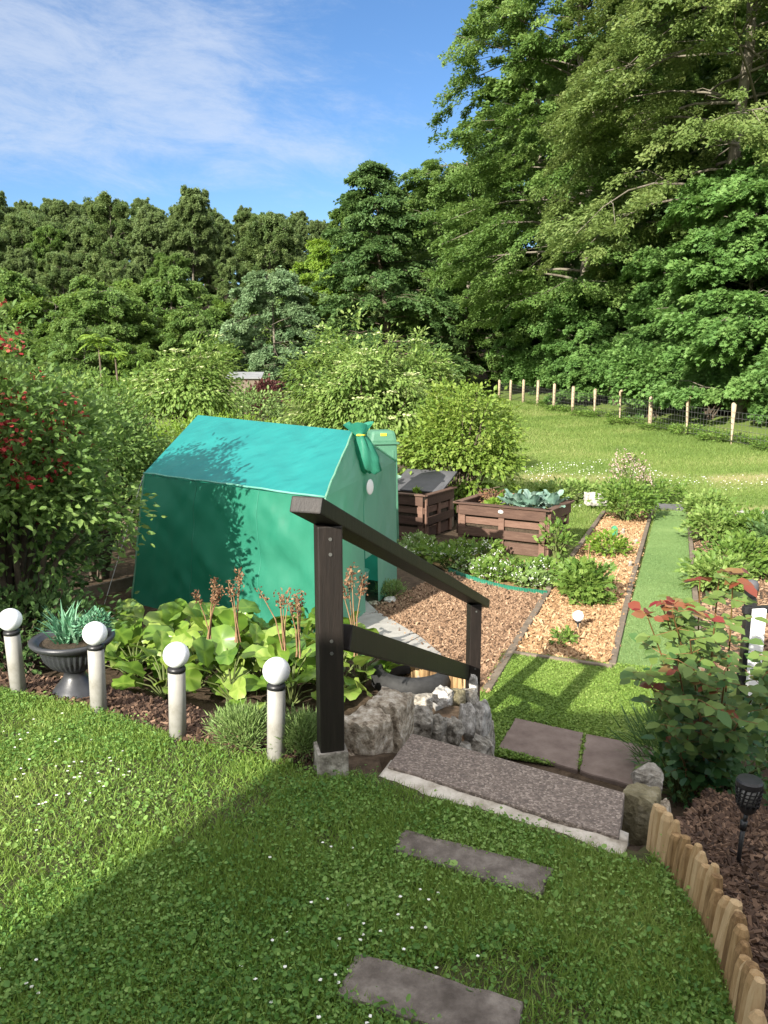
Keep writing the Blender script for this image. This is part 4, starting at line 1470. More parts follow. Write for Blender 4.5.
# ------------------------------------------------------------------ black solar torch
tp_ = G(737, 866)
tc_ = thing('solar_torch', 'black solar torch light on a stake in the dark mulch', 'garden light', tp_)
htop = at(749, 776, tp_[1])[2] - tp_[2]
hx = at(749, 790, tp_[1])[0] - tp_[0]
MB().tube([(0, 0, -0.05), (hx * 0.55, 0, htop * 0.45), (hx * 0.55, 0, htop * 0.45)], 0.0075, 10).build('stake', M['black'], tc_, True)
MB().tube([(hx * 0.5, 0, htop * 0.40), (hx * 0.6, 0, htop * 0.5)], 0.0115, 10).build('joint', M['black'], tc_, True)
MB().tube([(hx * 0.55, 0, htop * 0.45), (hx, 0, htop - 0.13)], 0.0075, 10).build('stake', M['black'], tc_, True)
z0 = htop - 0.135
mb = MB()
mb.lathe([(0.0, 0), (0.016, 0), (0.026, 0.012), (0.033, 0.03), (0.034, 0.034), (0.0, 0.034)], (hx, 0, z0), 24)
mb.lathe([(0.0, 0.098), (0.041, 0.098), (0.043, 0.102), (0.043, 0.117), (0.038, 0.124), (0.0, 0.126)], (hx, 0, z0), 24)
for q in range(14):
    a_ = q / 14 * 6.283
    a2 = a_ + 0.45
    mb.bar((hx + 0.034 * math.cos(a_), 0.034 * math.sin(a_), z0 + 0.03), (hx + 0.041 * math.cos(a2), 0.041 * math.sin(a2), z0 + 0.1), 0.006, 0.004, bevel=0)
for q in range(4):
    zz = z0 + 0.042 + 0.014 * q
    rr = 0.0345 + 0.0075 * (q + 1) / 5
    an = np.linspace(0, 2 * np.pi, 25)
    mb.tube(np.column_stack([hx + rr * np.cos(an), rr * np.sin(an), np.full(25, zz)]), 0.0022, 5, False)
mb.build('lamp_cage', M['black'], tc_)
MB().lathe([(0.0, 0.036), (0.029, 0.036), (0.034, 0.096), (0.0, 0.097)], (hx, 0, z0), 24).build('diffuser', M['greyplastic'], tc_, True)

# ------------------------------------------------------------------ rose bush, grass tuft, dark base plants, gate
def rose():
    r = np.random.default_rng(14)
    p0 = G(700, 792)
    o = thing('rose_bush', 'rose bush with bronze-red young leaves beside the turf path', 'bush', p0)
    sb, lb, rb = MB(), MB(), MB()
    stems = [((648, 618), 3.35), ((660, 600), 3.4), ((672, 612), 3.3), ((700, 580), 3.45), ((720, 572), 3.5), ((733, 578), 3.45), ((690, 640), 3.15), ((655, 690), 3.2),
             ((640, 672), 3.3), ((715, 620), 3.2), ((775, 660), 3.2), ((678, 660), 3.1), ((725, 670), 3.05), ((690, 600), 3.6), ((785, 660), 3.3), ((665, 725), 3.1), ((700, 700), 3.0), ((740, 720), 3.0), ((775, 700), 3.1)]
    for (px, py), Y_ in stems:
        e = at(px, py, Y_) - p0
        b0 = np.array([r.normal(0, 0.05), r.normal(0, 0.05), -0.02])
        mid = b0 * 0.5 + e * 0.5 + np.array([0, 0, 0.12]) + r.normal(0, 0.03, 3)
        tt = np.linspace(0, 1, 9)[:, None]
        pts = b0 * (1 - tt) ** 2 + 2 * mid * tt * (1 - tt) + e * tt ** 2
        sb.tube(pts, np.linspace(0.008, 0.003, 9), 6, False)
        for s in np.linspace(0.22, 1.0, 10):
            c = np.array([np.interp(s, tt[:, 0], pts[:, q]) for q in range(3)])
            for _ in range(2):
                az = r.uniform(0, 6.28)
                ax = np.array([math.cos(az), math.sin(az) - 0.25, r.uniform(-0.25, 0.45)])
                ax /= np.linalg.norm(ax)
                ln = r.uniform(0.06, 0.11)
                sb.tube(np.array([c, c + ax * ln]), [0.002, 0.0012], 4, False)
                red = (s > 0.95 and py < 625 and r.random() < 0.8) or r.random() < 0.03
                side = np.cross(ax, [0, 0, 1.0])
                side /= np.linalg.norm(side)
                for q, (f, sg) in enumerate(((1.0, 0), (0.65, 1), (0.65, -1), (0.3, 1), (0.3, -1))):
                    d = ax * (1.0 if sg == 0 else 0.5) + side * sg + r.normal(0, 0.18, 3) + np.array([0, 0, -0.15])
                    L = r.uniform(0.05, 0.078) * (1.15 if sg == 0 else 0.95)
                    nn = np.array([-0.1, -0.35, 0.9]) + r.normal(0, 0.3, 3)
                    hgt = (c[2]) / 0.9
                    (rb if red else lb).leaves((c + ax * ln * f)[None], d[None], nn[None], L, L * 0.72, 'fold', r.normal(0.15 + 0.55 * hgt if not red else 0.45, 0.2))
    sb.build('stems', M['redstem'], o, True)
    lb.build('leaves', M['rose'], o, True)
    rb.build('young_leaves', M['rosered'], o, True)


rose()
bush('strap_leaf_plant', 'dark strap-leaved plant below the rose bush by the paver', 'plant', G(672, 770), 'darkleaf', 'stem', seed=71, rx=0.2, ry=0.2, h=0.3, clumps=60, nleaf=14, leaf=0.13, tmpl='blade', wl=0.07, rc=0.15, updir=0.9)
bush('dark_leafy_plant', 'dark green leafy plant beneath the rose bush by the torch', 'plant', G(735, 790), 'rose', 'stem', seed=72, rx=0.32, ry=0.25, h=0.4, clumps=90, nleaf=9, leaf=0.06, rc=0.12)
bush('dark_leafy_plant', 'dark green leafy plant beside the mossy block of the steps', 'plant', G(678, 800), 'rose', 'stem', seed=73, rx=0.18, ry=0.16, h=0.3, clumps=50, nleaf=9, leaf=0.055, rc=0.1)

gp = at(755, 660, 5.0)
gzb = hz(gp[0], gp[1])
gt = thing('garden_gate', 'white picket with black lantern cap and dark rails behind the rose', 'gate', (gp[0], gp[1], gzb))
ztop = at(755, 609, 5.0)[2] - gzb
MB().box((0, 0, ztop / 2), (0.092, 0.03, ztop), Matrix.Rotation(0.2, 3, 'Z'), 0.004).build('picket', M['whitepaint'], gt)
MB().box((0.25, 0.03, ztop / 2), (0.092, 0.03, ztop), Matrix.Rotation(0.2, 3, 'Z'), 0.004).build('picket', M['whitepaint'], gt)
for zz in (ztop - 0.02, ztop - 0.5):
    MB().bar((-0.09, 0.042, zz), (0.6, 0.12, zz), 0.035, 0.05).build('rail', M['black'], gt)
MB().box((-0.03, 0.075, ztop / 2 + 0.03), (0.06, 0.06, ztop + 0.06), None, 0.004).build('post', M['black'], gt)
lz = ztop + 0.062
mb = MB()
mb.lathe([(0.0, 0), (0.035, 0), (0.045, 0.02), (0.045, 0.05), (0.05, 0.055), (0.0, 0.057)], (-0.03, 0.075, lz), 20)
lo = mb.build('lantern', M['black'], gt, True)
MB().lathe([(0.045, 0.0575), (0.046, 0.09), (0.035, 0.115), (0.0, 0.125)], (-0.03, 0.075, lz), 20).build('dome', M['greysheet'], lo, True)

# ------------------------------------------------------------------ timber edgings, plastic edging, log roll, tyre
def timber(a, b_, label, wx=0.07, wy=0.12, up=0.05):
    a, b_ = np.array(a), np.array(b_)
    a = a + [0, 0, up - wy / 2]
    b_ = b_ + [0, 0, up - wy / 2]
    o = MB().bar(a, b_, wx, wy, bevel=0.008).build('timber_edging', M['beam'])
    tag(o, label, 'edging', 'timber edgings of the beds')


timber(G(487, 694), G(548, 594), 'weathered beam between the brown mulch bed and the lower lawn')
timber(G(548, 592), G(604, 513), 'weathered beam along the far left side of the pale chip bed')
timber(G(508, 656), G(612, 671), 'weathered beam closing the near end of the pale chip bed', 0.05)
timber(G(612, 669), G(632, 582), 'dark beam along the turf path, near half', 0.06)
timber(G(632.3, 581), G(652, 511), 'dark beam along the turf path, far half', 0.06)
timber(G(701, 672), G(688, 512), 'dark beam on the right side of the turf path', 0.06)

mb = MB()
a, b_ = G(448, 573), G(547, 597)
nk = 60
tt = np.linspace(0, 1, nk * 4)
px_ = a[0] + (b_[0] - a[0]) * tt
py_ = a[1] + (b_[1] - a[1]) * tt - 0.25 * np.sin(np.pi * tt)
wv = 0.012 * np.sin(tt * nk * 2 * np.pi)
px_ += wv * 0.3
py_ += wv
zz = height(px_, py_)
v = np.concatenate([np.column_stack([px_, py_, zz - 0.02]), np.column_stack([px_, py_, zz + 0.075]), np.column_stack([px_ + 0.004, py_ + 0.006, zz + 0.075]), np.column_stack([px_ + 0.004, py_ + 0.006, zz - 0.02])])
k = len(tt)
i = np.arange(k - 1)
f = np.concatenate([np.stack([i + l * k, i + 1 + l * k, i + 1 + (l + 1) * k, i + (l + 1) * k], -1) for l in range(3)])
tag(MB().add(v, [f]).build('plastic_edging', M['edging'], None, True), 'wavy green plastic edging along the back of the brown mulch bed', 'edging')

le = thing('log_roll_edging', 'short roll of thin upright logs beside the path under the handrail', 'edging', G(405, 678))
base_ = np.array(le.location)
a, b_ = G(392, 668), G(466, 700)
for i in range(17):
    s = i / 16
    p = a * (1 - s) + b_ * s
    p[2] = hz(p[0], p[1])
    MB().tube(np.array([p - base_ + [0, 0, -0.05], p - base_ + [0, 0, 0.17], p - base_ + [0, 0, 0.18]]), [0.027, 0.027, 0.018], 9).build('log', M['logwood'], le, True)
c = G(418, 690)
an = np.linspace(0, 2 * np.pi, 41)
mb = MB()
prof = [(0.24, 0.0), (0.3, 0.0), (0.33, 0.03), (0.335, 0.09), (0.31, 0.15), (0.25, 0.165), (0.235, 0.15), (0.235, 0.02), (0.24, 0.0)]
mb.lathe(prof, seg=40)
tag(mb.build('tyre', M['rubber'], None, True, (c[0] - 0.05, c[1] + 0.05, c[2] + 0.02)), 'black rubber tyre lying behind the stone ring as a planter', 'tyre')

# ------------------------------------------------------------------ tent greenhouse
def grid_panel(c, n=22, m=16, amp=0.02, seed=0, sag=0.0):
    """cloth panel through four corners (a b along the bottom, c d along the top), wrinkled along its normal"""
    a, b_, c_, d = [np.asarray(q, float) for q in c]
    s, t_ = np.meshgrid(np.linspace(0, 1, n), np.linspace(0, 1, m))
    s, t_ = s.ravel(), t_.ravel()
    p = (a * (1 - s)[:, None] + b_ * s[:, None]) * (1 - t_)[:, None] + (d * (1 - s)[:, None] + c_ * s[:, None]) * t_[:, None]
    nn = np.cross(b_ - a, d - a)
    nn /= np.linalg.norm(nn)
    e = np.minimum(1, 8 * np.minimum(s, 1 - s)) * np.minimum(1, 8 * np.minimum(t_, 1 - t_))
    Lx = np.linalg.norm(b_ - a)
    Ly = np.linalg.norm(d - a)
    w_ = fbm(s * Lx + seed * 7, t_ * Ly * 0.7 + s * 0.8 + seed, 2.2, 3) - 0.5 + 0.6 * (fbm(s * Lx * 0.6 + t_ * 1.3 * Ly + seed, (s * Lx - t_ * Ly) * 2.5, 1.3, 2) - 0.5)
    p = p + nn * (amp * (2.2 * w_ + 0.7 * (fbm(s * Lx + t_ * Ly * 0.7 + seed, (s * Lx - t_ * Ly) * 0.35, 5.5, 2) - 0.5)) * e - sag * 4 * s * (1 - s) * np.minimum(1, 4 * t_ * (1 - t_)))[:, None]
    i = np.arange(n * m).reshape(m, n)
    f = np.stack([i[:-1, :-1], i[:-1, 1:], i[1:, 1:], i[1:, :-1]], -1).reshape(-1, 4)
    return p, f


LBt = G(132, 603)
LE = at(144, 473, LBt[1] + 0.02)
NE = at(325, 497, 6.95)
NB = NE.copy()
NB[:2] += np.array([0.03, -0.06])
NB[2] = hz(NB[0], NB[1])
FBt = G(397, 585)
FE = at(396, 461, FBt[1] - 0.02)
AP = at(353, 431, (NE[1] + FE[1]) / 2 - 0.05)
RD = at(198, 415, AP[1] + (LE[1] - NE[1]) * 1.12)
# hidden back corner
BE = FE + (LE - NE) * 1.02
BB = BE.copy()
BB[2] = hz(BB[0], BB[1]) - 0.02
print('tent', *[np.round(q, 2).tolist() for q in (LBt, LE, NE, NB, FE, FBt, AP, RD, BE)])
tn = thing('tent_greenhouse', 'green fabric tent greenhouse with turquoise ridge roof', 'tent', (NB + FBt) / 2)
t0 = np.array(tn.location)
q = lambda p: np.asarray(p, float) - t0
down = np.array([0, 0, -0.02])


def panel(name, c, mt_, seed, amp, sag=0.0, n=70, m=50):
    p, f = grid_panel([q(x_) for x_ in c], n, m, amp, seed, sag)
    return MB().add(p, [f], 0.5).build(name, M[mt_], tn, True)


panel('roof', (NE, LE, RD, AP), 'tentroof', 1, 0.022, 0.0)
panel('roof', (FE, BE, RD, AP), 'tentroof', 2, 0.012, 0.0)
panel('side_wall', (NB, LBt, LE + down, NE + down), 'tentwall', 3, 0.05)
panel('side_wall', (FBt, BB, BE + down, FE + down), 'tentwall', 4, 0.03)
panel('back_wall', (LBt, BB, BE + down, LE + down), 'tentwall', 5, 0.03)
panel('back_gable', (LE, BE, RD + down, RD + down), 'tentwall', 6, 0.01)
p_, _f = grid_panel([q(x_) for x_ in (NB, LBt, LE + down, NE + down)], 70, 50, 0.05, 3, 0.0)
p_ = p_.reshape(50, 70, 3)
nn_ = np.cross(q(LBt) - q(NB), q(NE) - q(NB))
nn_ /= np.linalg.norm(nn_)
if nn_[1] > 0:
    nn_ = -nn_
for kc in (22, 46):
    MB().tube(p_[:, kc] + nn_ * 0.001, 0.005, 5, True, 0.5).build('seam', M['tentseam'], tn, True)
# front gable: two curtain halves either side of a door slot, and the triangle above
mid = lambda a, b_, s: a * (1 - s) + b_ * s
GB = lambda s: mid(NB, FBt, s)
GE = lambda s: mid(NE, FE, s)
panel('gable_curtain', (GB(0.0), GB(0.46), GE(0.46), GE(0.0)), 'tentmesh', 7, 0.03)
panel('gable_curtain', (GB(0.66), GB(1.0), GE(1.0), GE(0.66)), 'tentmesh', 8, 0.03)
panel('gable_curtain', (GB(0.46) + [0, 0, 0.62], GB(0.66) + [0, 0, 0.62], GE(0.66), GE(0.46)), 'tentmesh', 18, 0.02)
panel('gable', (GE(0), GE(1.0), AP + down, AP + down), 'tentmesh', 9, 0.012)
# rolled flap hanging from the apex, and its yellow tie
fo = np.cross(FE - NE, [0, 0, 1.0])
fo /= np.linalg.norm(fo)
fl0 = q(AP) + fo * 0.06
mb = MB()
an = np.linspace(0, 2 * np.pi, 25)[:-1]
pts, rad = [], []
bm_v = []
for s, r_ in ((0, 0.14), (0.06, 0.09), (0.12, 0.04), (0.2, 0.08), (0.35, 0.115), (0.48, 0.12), (0.52, 0.06)):
    rr = r_ * (1 + 0.22 * np.sin(an * 4 + s * 6))
    c = fl0 + np.array([0.22, 0.05, -1.0]) * s + np.array([0, 0, 0.08])
    bm_v.append(np.column_stack([c[0] + rr * np.cos(an), c[1] + rr * np.sin(an) * 0.8, c[2] + 0.02 * np.sin(an * 3)]))
v = np.concatenate(bm_v)
k = 24
f = np.array([[l * k + i, l * k + (i + 1) % k, (l + 1) * k + (i + 1) % k, (l + 1) * k + i] for l in range(6) for i in range(k)])
fp = MB().add(v, [f]).build('door_flap', M['tentwall'], tn, True)
c = fl0 + np.array([0.022, 0.005, -0.04])
an = np.linspace(0, 2 * np.pi, 17)
MB().tube(np.column_stack([c[0] + 0.042 * np.cos(an), c[1] + 0.035 * np.sin(an), np.full(17, c[2])]), 0.012, 7, False).build('tie', M['yellow'], fp, True)
# frame poles
mb = MB()
for a_, b2 in ((NB, NE), (FBt, FE), (LBt, LE), (BB, BE), (NE, AP), (FE, AP), (LE, RD), (BE, RD), (NE, LE), (FE, BE), (AP, RD)):
    a2, c2 = mid(q(a_), q((NB + BB) / 2 + [0, 0, 0.8]), 0.06), mid(q(b2), q((NB + BB) / 2 + [0, 0, 0.8]), 0.06)
    mb.tube(np.array([a2, c2]), 0.011, 6)
mb.build('frame', M['palegrey'], tn)
for a_, b2 in ((NE, LE), (NE, AP), (FE, AP), (NB, NE), (LBt, LE)):
    a2, b3 = q(a_), q(b2)
    k_ = np.linspace(0, 1, 14)
    pt_ = a2 * (1 - k_)[:, None] + b3 * k_[:, None] + rng.normal(0, 0.003, (14, 3))
    MB().tube(pt_, 0.011, 6, True, 0.5).build('hem', M['tentmesh'] if a_ is not NE or b2 is not LE else M['tenthem'], tn, True)
# guy rope at the far corner
MB().tube(np.array([q(LE), q(G(102, 612))]), 0.004, 5).build('guy_rope', M['palegrey'], tn)
c = at(370, 487, mid(NE, FE, 0.55)[1] - 0.18)
o = MB().lathe([(0.0, -0.006), (0.05, -0.006), (0.055, 0), (0.05, 0.006), (0.0, 0.006)], seg=20).build('oval_plaque', M['whitepaint'], None, True, c)
o.rotation_euler = (R(90), 0, R(48))
o.scale = (1, 1.55, 1)
tag(o, 'small white oval plaque hanging at the tent door', 'ornament')
c = G(357, 598)
mb = MB().lathe([(0.0, 0.0), (0.11, 0.0), (0.14, 0.3), (0.146, 0.31), (0.135, 0.31), (0.105, 0.03), (0.0, 0.03)], seg=24)
tag(mb.build('bucket', M['whitepaint'], None, True, (c[0], c[1] + 0.1, c[2])), 'white bucket standing in the tent doorway', 'bucket')

# ------------------------------------------------------------------ compost bin, barrel
bp = at(381, 470, 12.2)
bz = hz(bp[0], bp[1])
ztop = at(386, 429, 12.2)[2] - bz
cb_ = thing('compost_bin', 'green plastic compost bin with lid behind the tent', 'compost bin', (bp[0], bp[1], bz), R(12))
mb = MB()
mb.box((0, 0, (ztop - 0.22) / 2), (0.5, 0.5, ztop - 0.22), None, 0.03, taper=0.86)
for s in (-1, 0, 1):
    mb.box((0.15 * s, -0.236, (ztop - 0.3) / 2), (0.03, 0.04, ztop - 0.35), Matrix.Rotation(R(-2.4), 3, 'X'), 0.006)
mb.build('body', M['binplastic'], cb_)
mb = MB()
mb.box((0, 0, ztop - 0.115), (0.45, 0.45, 0.2), None, 0.05, taper=0.82)
mb.box((0, 0, ztop - 0.212), (0.49, 0.49, 0.03), None, 0.008)
mb.build('lid', M['binplastic'], cb_)
MB().box((0.0, -0.195, ztop - 0.075), (0.1, 0.03, 0.045), None, 0.008).build('latch', M['yellow'], cb_)
bp = at(424, 466, 13.6)
bz = hz(bp[0], bp[1])
cv = thing('cold_frame', 'low dark grey cold frame with a sloping lid behind the left pallet bed', 'cold frame', (bp[0], bp[1], bz), R(-25))
MB().box((0, 0, 0.36), (0.9, 0.7, 0.72), None, 0.01).build('box', M['beam'], cv)
MB().box((0, -0.02, 0.86), (0.98, 0.86, 0.03), Matrix.Rotation(R(18), 3, 'X'), 0.006).build('lid', M['greysheet'], cv)


# ------------------------------------------------------------------ pallet raised beds
def pallet_bed(loc_, rz, label, L, W, H, filled=True, sticker=False):
    o = thing('raised_bed', label, 'raised bed', loc_, rz, 'raised beds made of pallets')
    sides = [((0, 0), (1, 0), L), ((L, 0), (0, 1), W), ((L, W), (-1, 0), L), ((0, W), (0, -1), W)]
    for (ox, oy), (dx, dy), ln in sides:
        rot = Matrix.Rotation(math.atan2(dy, dx), 3, 'Z')
        nx_, ny_ = dy, -dx
        pos = lambda s, z, off: (ox + dx * s + nx_ * off, oy + dy * s + ny_ * off, z)
        for z0_, hh in ((0.02, 0.17), (0.24, 0.13), (0.42, 0.10), (0.56, 0.15)):
            z_ = H * (z0_ + hh / 2) / 0.72
            MB().box(pos(ln / 2, z_, 0.045 if z0_ in (0.24, 0.56) else -0.01), (ln - 0.005, 0.022, H * hh / 0.72), rot, 0.004).build('board', M['palletwood'] if z0_ != 0.42 else M['paleplank'], o)
        for s in (0.06, ln / 2, ln - 0.06):
            MB().box(pos(s, H * 0.47, 0.017), (0.09, 0.032, H * 0.88), rot, 0.004).build('block', M['paleplank'], o)
        MB().box(pos(ln / 2, H + 0.012, 0.035), (ln + 0.13, 0.11, 0.024), rot, 0.005).build('rim', M['palletwood'], o)
    MB().box((L / 2, W / 2, H * 0.42), (L - 0.06, W - 0.06, H * 0.84), None, 0.01).build('soil', M['soil'], o)
    if sticker:
        mb = MB()
        mb.lathe([(0.0, 0), (0.04, 0), (0.042, 0.004), (0.0, 0.006)], seg=16)
        s_ = mb.build('badge', M['whitepaint'], o, True, (L * 0.5, -0.058, H * 0.9))
        s_.rotation_euler = (R(90), 0, 0)
        s_.scale = (1, 0.75, 1)
    return o


f2 = G(464, 546)
P2 = (1.17, 11.72)
rz2 = R(-31)
pz_ = hz(1.9, 11.6)
pallet_bed((P2[0], P2[1], pz_), rz2, 'brown pallet raised bed with cabbages and a wire hoop', 1.4, 0.95, 0.72, sticker=True)
pz1 = hz(0.3, 13.0)
a1 = at(424, 540, 12.5)
pallet_bed((a1[0] - 1.35 * math.cos(rz2), a1[1] - 1.35 * math.sin(rz2), pz1), rz2, 'brown pallet raised bed half hidden behind the tent', 1.35, 1.0, 0.74)
in2 = lambda s, t_: (P2[0] + s * math.cos(rz2) - t_ * math.sin(rz2), P2[1] + s * math.sin(rz2) + t_ * math.cos(rz2))
for i, (s, t_) in enumerate(((0.75, 0.35), (1.05, 0.3), (1.3, 0.45), (0.95, 0.6), (1.2, 0.75))):
    x_, y_ = in2(s, t_)
    r = np.random.default_rng(80 + i)
    o = thing('cabbage_plant', 'blue-green cabbage plant growing in the right pallet bed', 'plant', (x_, y_, pz_ + 0.62), 0, 'cabbages in the pallet bed')
    mb, sb = MB(), MB()
    for k in range(13):
        az = k * 2.4
        el = 1.25 - 0.08 * k + r.normal(0, 0.1)
        d = np.array([math.cos(az) * math.cos(el), math.sin(az) * math.cos(el), math.sin(el)])
        nn = np.array([-math.cos(az) * math.sin(el), -math.sin(az) * math.sin(el), math.cos(el)]) + r.normal(0, 0.15, 3)
        c0 = d * 0.1 + [0, 0, 0.03]
        sb.tube(np.array([[0, 0, 0.0], c0]), [0.01, 0.007], 5, False)
        Ls = r.uniform(0.17, 0.25)
        mb.leaves(c0[None], d[None], nn[None], Ls, Ls * 0.75, 'round', r.random())
    mb.build('leaves', M['cabbage'], o, True)
    sb.build('stalk', M['stem'], o, True)
x_, y_ = in2(0.45, 0.3)
bush('lettuce', 'small yellow-green lettuce in the right pallet bed', 'plant', (x_, y_, pz_ + 0.62), 'lime', 'stem', seed=85, rx=0.1, ry=0.1, h=0.14, clumps=20, nleaf=7, leaf=0.07, wl=0.8, rc=0.06)
x_, y_ = in2(0.25, 0.75)
bush('dead_plant', 'withered brown plant in the back of the right pallet bed', 'plant', (x_, y_, pz_ + 0.62), 'dryflower', 'drystem', seed=86, rx=0.18, ry=0.12, h=0.2, clumps=25, nleaf=7, leaf=0.05, rc=0.09)
mb = MB()
c0 = np.array([*in2(0.15, 0.85), pz_ + 0.6])
c1 = np.array([*in2(1.2, 0.85), pz_ + 0.6])
tt = np.linspace(0, 1, 24)
arc = c0 * (1 - tt)[:, None] + c1 * tt[:, None] + np.array([0, 0, 1]) * (0.2 * np.sqrt(np.clip(1 - (2 * tt - 1) ** 2, 0, 1)))[:, None]
tag(mb.tube(arc, 0.008, 7).build('wire_hoop', M['rust'], None, True), 'rusty hoop arching over the right pallet bed', 'hoop')
x_, y_ = in2(0.55, 0.8)
tag(MB().box((x_, y_, pz_ + 0.68), (0.4, 0.25, 0.16), Matrix.Rotation(rz2, 3, 'Z'), 0.02).build('plant_tray', M['greysheet']), 'dark grey tray in the back of the right pallet bed', 'tray')
o, _ = bush('bed_plant', 'leafy green plant in the pallet bed behind the tent', 'plant', (a1[0] - 0.75, a1[1] + 0.95, pz1 + 0.6), 'cabbage', 'stem', seed=87, rx=0.18, ry=0.18, h=0.5, clumps=40, nleaf=7, leaf=0.11, wl=0.75, rc=0.1)
bush('bed_seedling', 'tiny yellow-green seedling in the left pallet bed', 'plant', (a1[0] - 0.12, a1[1] + 0.65, pz1 + 0.63), 'lime', 'stem', seed=88, rx=0.06, ry=0.06, h=0.14, clumps=12, nleaf=6, leaf=0.06, rc=0.05)

# ------------------------------------------------------------------ strawberry row and other bed plants
for i, (px, py) in enumerate(((408, 556), (428, 562), (450, 570), (470, 572), (492, 580), (515, 583), (534, 588), (462, 556), (486, 562), (420, 548), (543, 578))):
    p = G(px, py)
    o, tips = bush('strawberry_plant', 'low leafy strawberry plant with white flowers by the green edging', 'plant', p, 'lav' if i % 3 == 0 else 'shrub', 'stem', 'strawberry plants behind the brown bed',
                   seed=100 + i, rx=0.24, ry=0.22, h=0.16 + 0.05 * (i % 3), clumps=45, nleaf=9, leaf=0.065, rc=0.09, updir=0.4, wl=0.8)
    flower_heads(tips, 30, 0.05, 200 + i, 8).build('flowers', M['petalwhite'], o)

p = G(581, 604)
o, _ = bush('tomato_plant', 'bushy green plant tied to a cane in the pale chip bed', 'plant', p, 'shrub', 'stem', seed=121, rx=0.2, ry=0.2, h=0.46, clumps=90, nleaf=11, leaf=0.085, rc=0.13, tmpl='lobe', wl=0.8)
MB().tube([(0.02, -0.05, 0), (0.05, -0.05, 0.72)], 0.006, 6).build('cane', M['drystem'], o)
bush('yellow_green_plant', 'low yellow-green plant in the middle of the pale chip bed', 'plant', G(606, 556), 'lime', 'stem', seed=122, rx=0.28, ry=0.25, h=0.3, clumps=60, nleaf=10, leaf=0.07, rc=0.11)
bush('bed_shrub', 'rounded bright green shrub at the far end of the chip bed', 'bush', G(626, 522), 'shrub', 'stem', seed=123, rx=0.52, ry=0.45, h=0.72, clumps=150, nleaf=12, leaf=0.08, rc=0.16)
o, tips = bush('pink_flowering_plant', 'tall plant with pale pink flowers at the end of the bed', 'plant', G(628, 506), 'meadow', 'stem', seed=124, rx=0.42, ry=0.35, h=1.05, clumps=70, nleaf=6, leaf=0.07, rc=0.14, updir=0.8, base=0.2)
up_t = tips[tips[:, 2] > 0.45]
flower_heads(np.concatenate([up_t, up_t + rng.normal(0, 0.06, up_t.shape), up_t + rng.normal(0, 0.09, up_t.shape)]), 130, 0.06, 12, 8, 0.8).build('flowers', M['petalpink'], o)
bush('small_tuft', 'small green tuft on the pale chips before the globe lamp', 'plant', G(562, 644), 'shrub', 'stem', seed=125, rx=0.1, ry=0.09, h=0.12, clumps=25, nleaf=9, leaf=0.045, rc=0.05)
bush('creeping_plant', 'low creeping green plant at the edge of the pale chip bed', 'plant', G(594, 606), 'shrub', 'stem', seed=126, rx=0.2, ry=0.15, h=0.16, clumps=35, nleaf=9, leaf=0.05, rc=0.07)
bush('climbing_plant', 'lanky green plant at the right corner of the pallet bed', 'plant', G(556, 562), 'shrub', 'stem', seed=127, rx=0.16, ry=0.15, h=0.55, clumps=35, nleaf=8, leaf=0.08, rc=0.13)
bush('leafy_row_plant', 'bright leafy plant right behind the right pallet bed', 'plant', G(570, 503), 'elder', 'stem', seed=128, rx=0.8, ry=0.4, h=0.42, clumps=90, nleaf=11, leaf=0.1, rc=0.15)
bush('green_clump', 'dark green clump of leaves at the far end of the turf path', 'plant', G(655, 503), 'shrub', 'stem', seed=129, rx=0.5, ry=0.4, h=0.45, clumps=80, nleaf=11, leaf=0.08, rc=0.15)
bush('grey_green_clump', 'grey-green tussock beside the moss green turf path end', 'plant', G(586, 588), 'lav', 'stem', seed=130, rx=0.12, ry=0.12, h=0.14, clumps=22, nleaf=9, leaf=0.05, rc=0.06)
bush('box_ball', 'small clipped green tussock beside the tent door', 'plant', G(392, 598), 'lav', 'stem', seed=131, rx=0.17, ry=0.15, h=0.19, clumps=110, nleaf=12, leaf=0.035, rc=0.05, tmpl='blade', wl=0.2, updir=0.8)
rock(390, 601, 8.55, (0.14, 0.12, 0.1), 'whiterock', 'small white stone beside the tent door', 51)
rock(374, 606, 8.5, (0.16, 0.12, 0.1), 'granite', 'small brown stone at the start of the path by the tent', 52)
rock(596, 499, 15.6, (0.42, 0.28, 0.26), 'whiterock', 'pale square stone lying on the meadow behind the beds', 53, 0.1, box=0.92, rough=0.05)
# right bed plants
rb_lab = ['pale green leafy perennial nearest the far end of the turf path', 'bright green leafy perennial second along the right of the turf path', 'dark glossy peony-like plant right of the turf path',
          'light green leafy plant just behind the red rose leaves', 'dark spreading leafy plant at the picture edge beyond the lantern', 'bushy green plant right of the turf path behind the lantern']
for i, (px, py, mt_, rx_, h_) in enumerate(((710, 522, 'elder', 0.4, 0.5), (713, 543, 'elder', 0.38, 0.5), (740, 578, 'shrub', 0.42, 0.5), (718, 592, 'elder', 0.28, 0.36), (785, 560, 'darkleaf', 0.5, 0.55), (752, 548, 'shrub', 0.45, 0.55))):
    bush('perennial', rb_lab[i], 'plant', G(px, py), mt_, 'stem', 'perennials right of the turf path', seed=140 + i, rx=rx_, ry=rx_ * 0.85, h=h_, clumps=130, nleaf=11, leaf=0.085, rc=0.14)
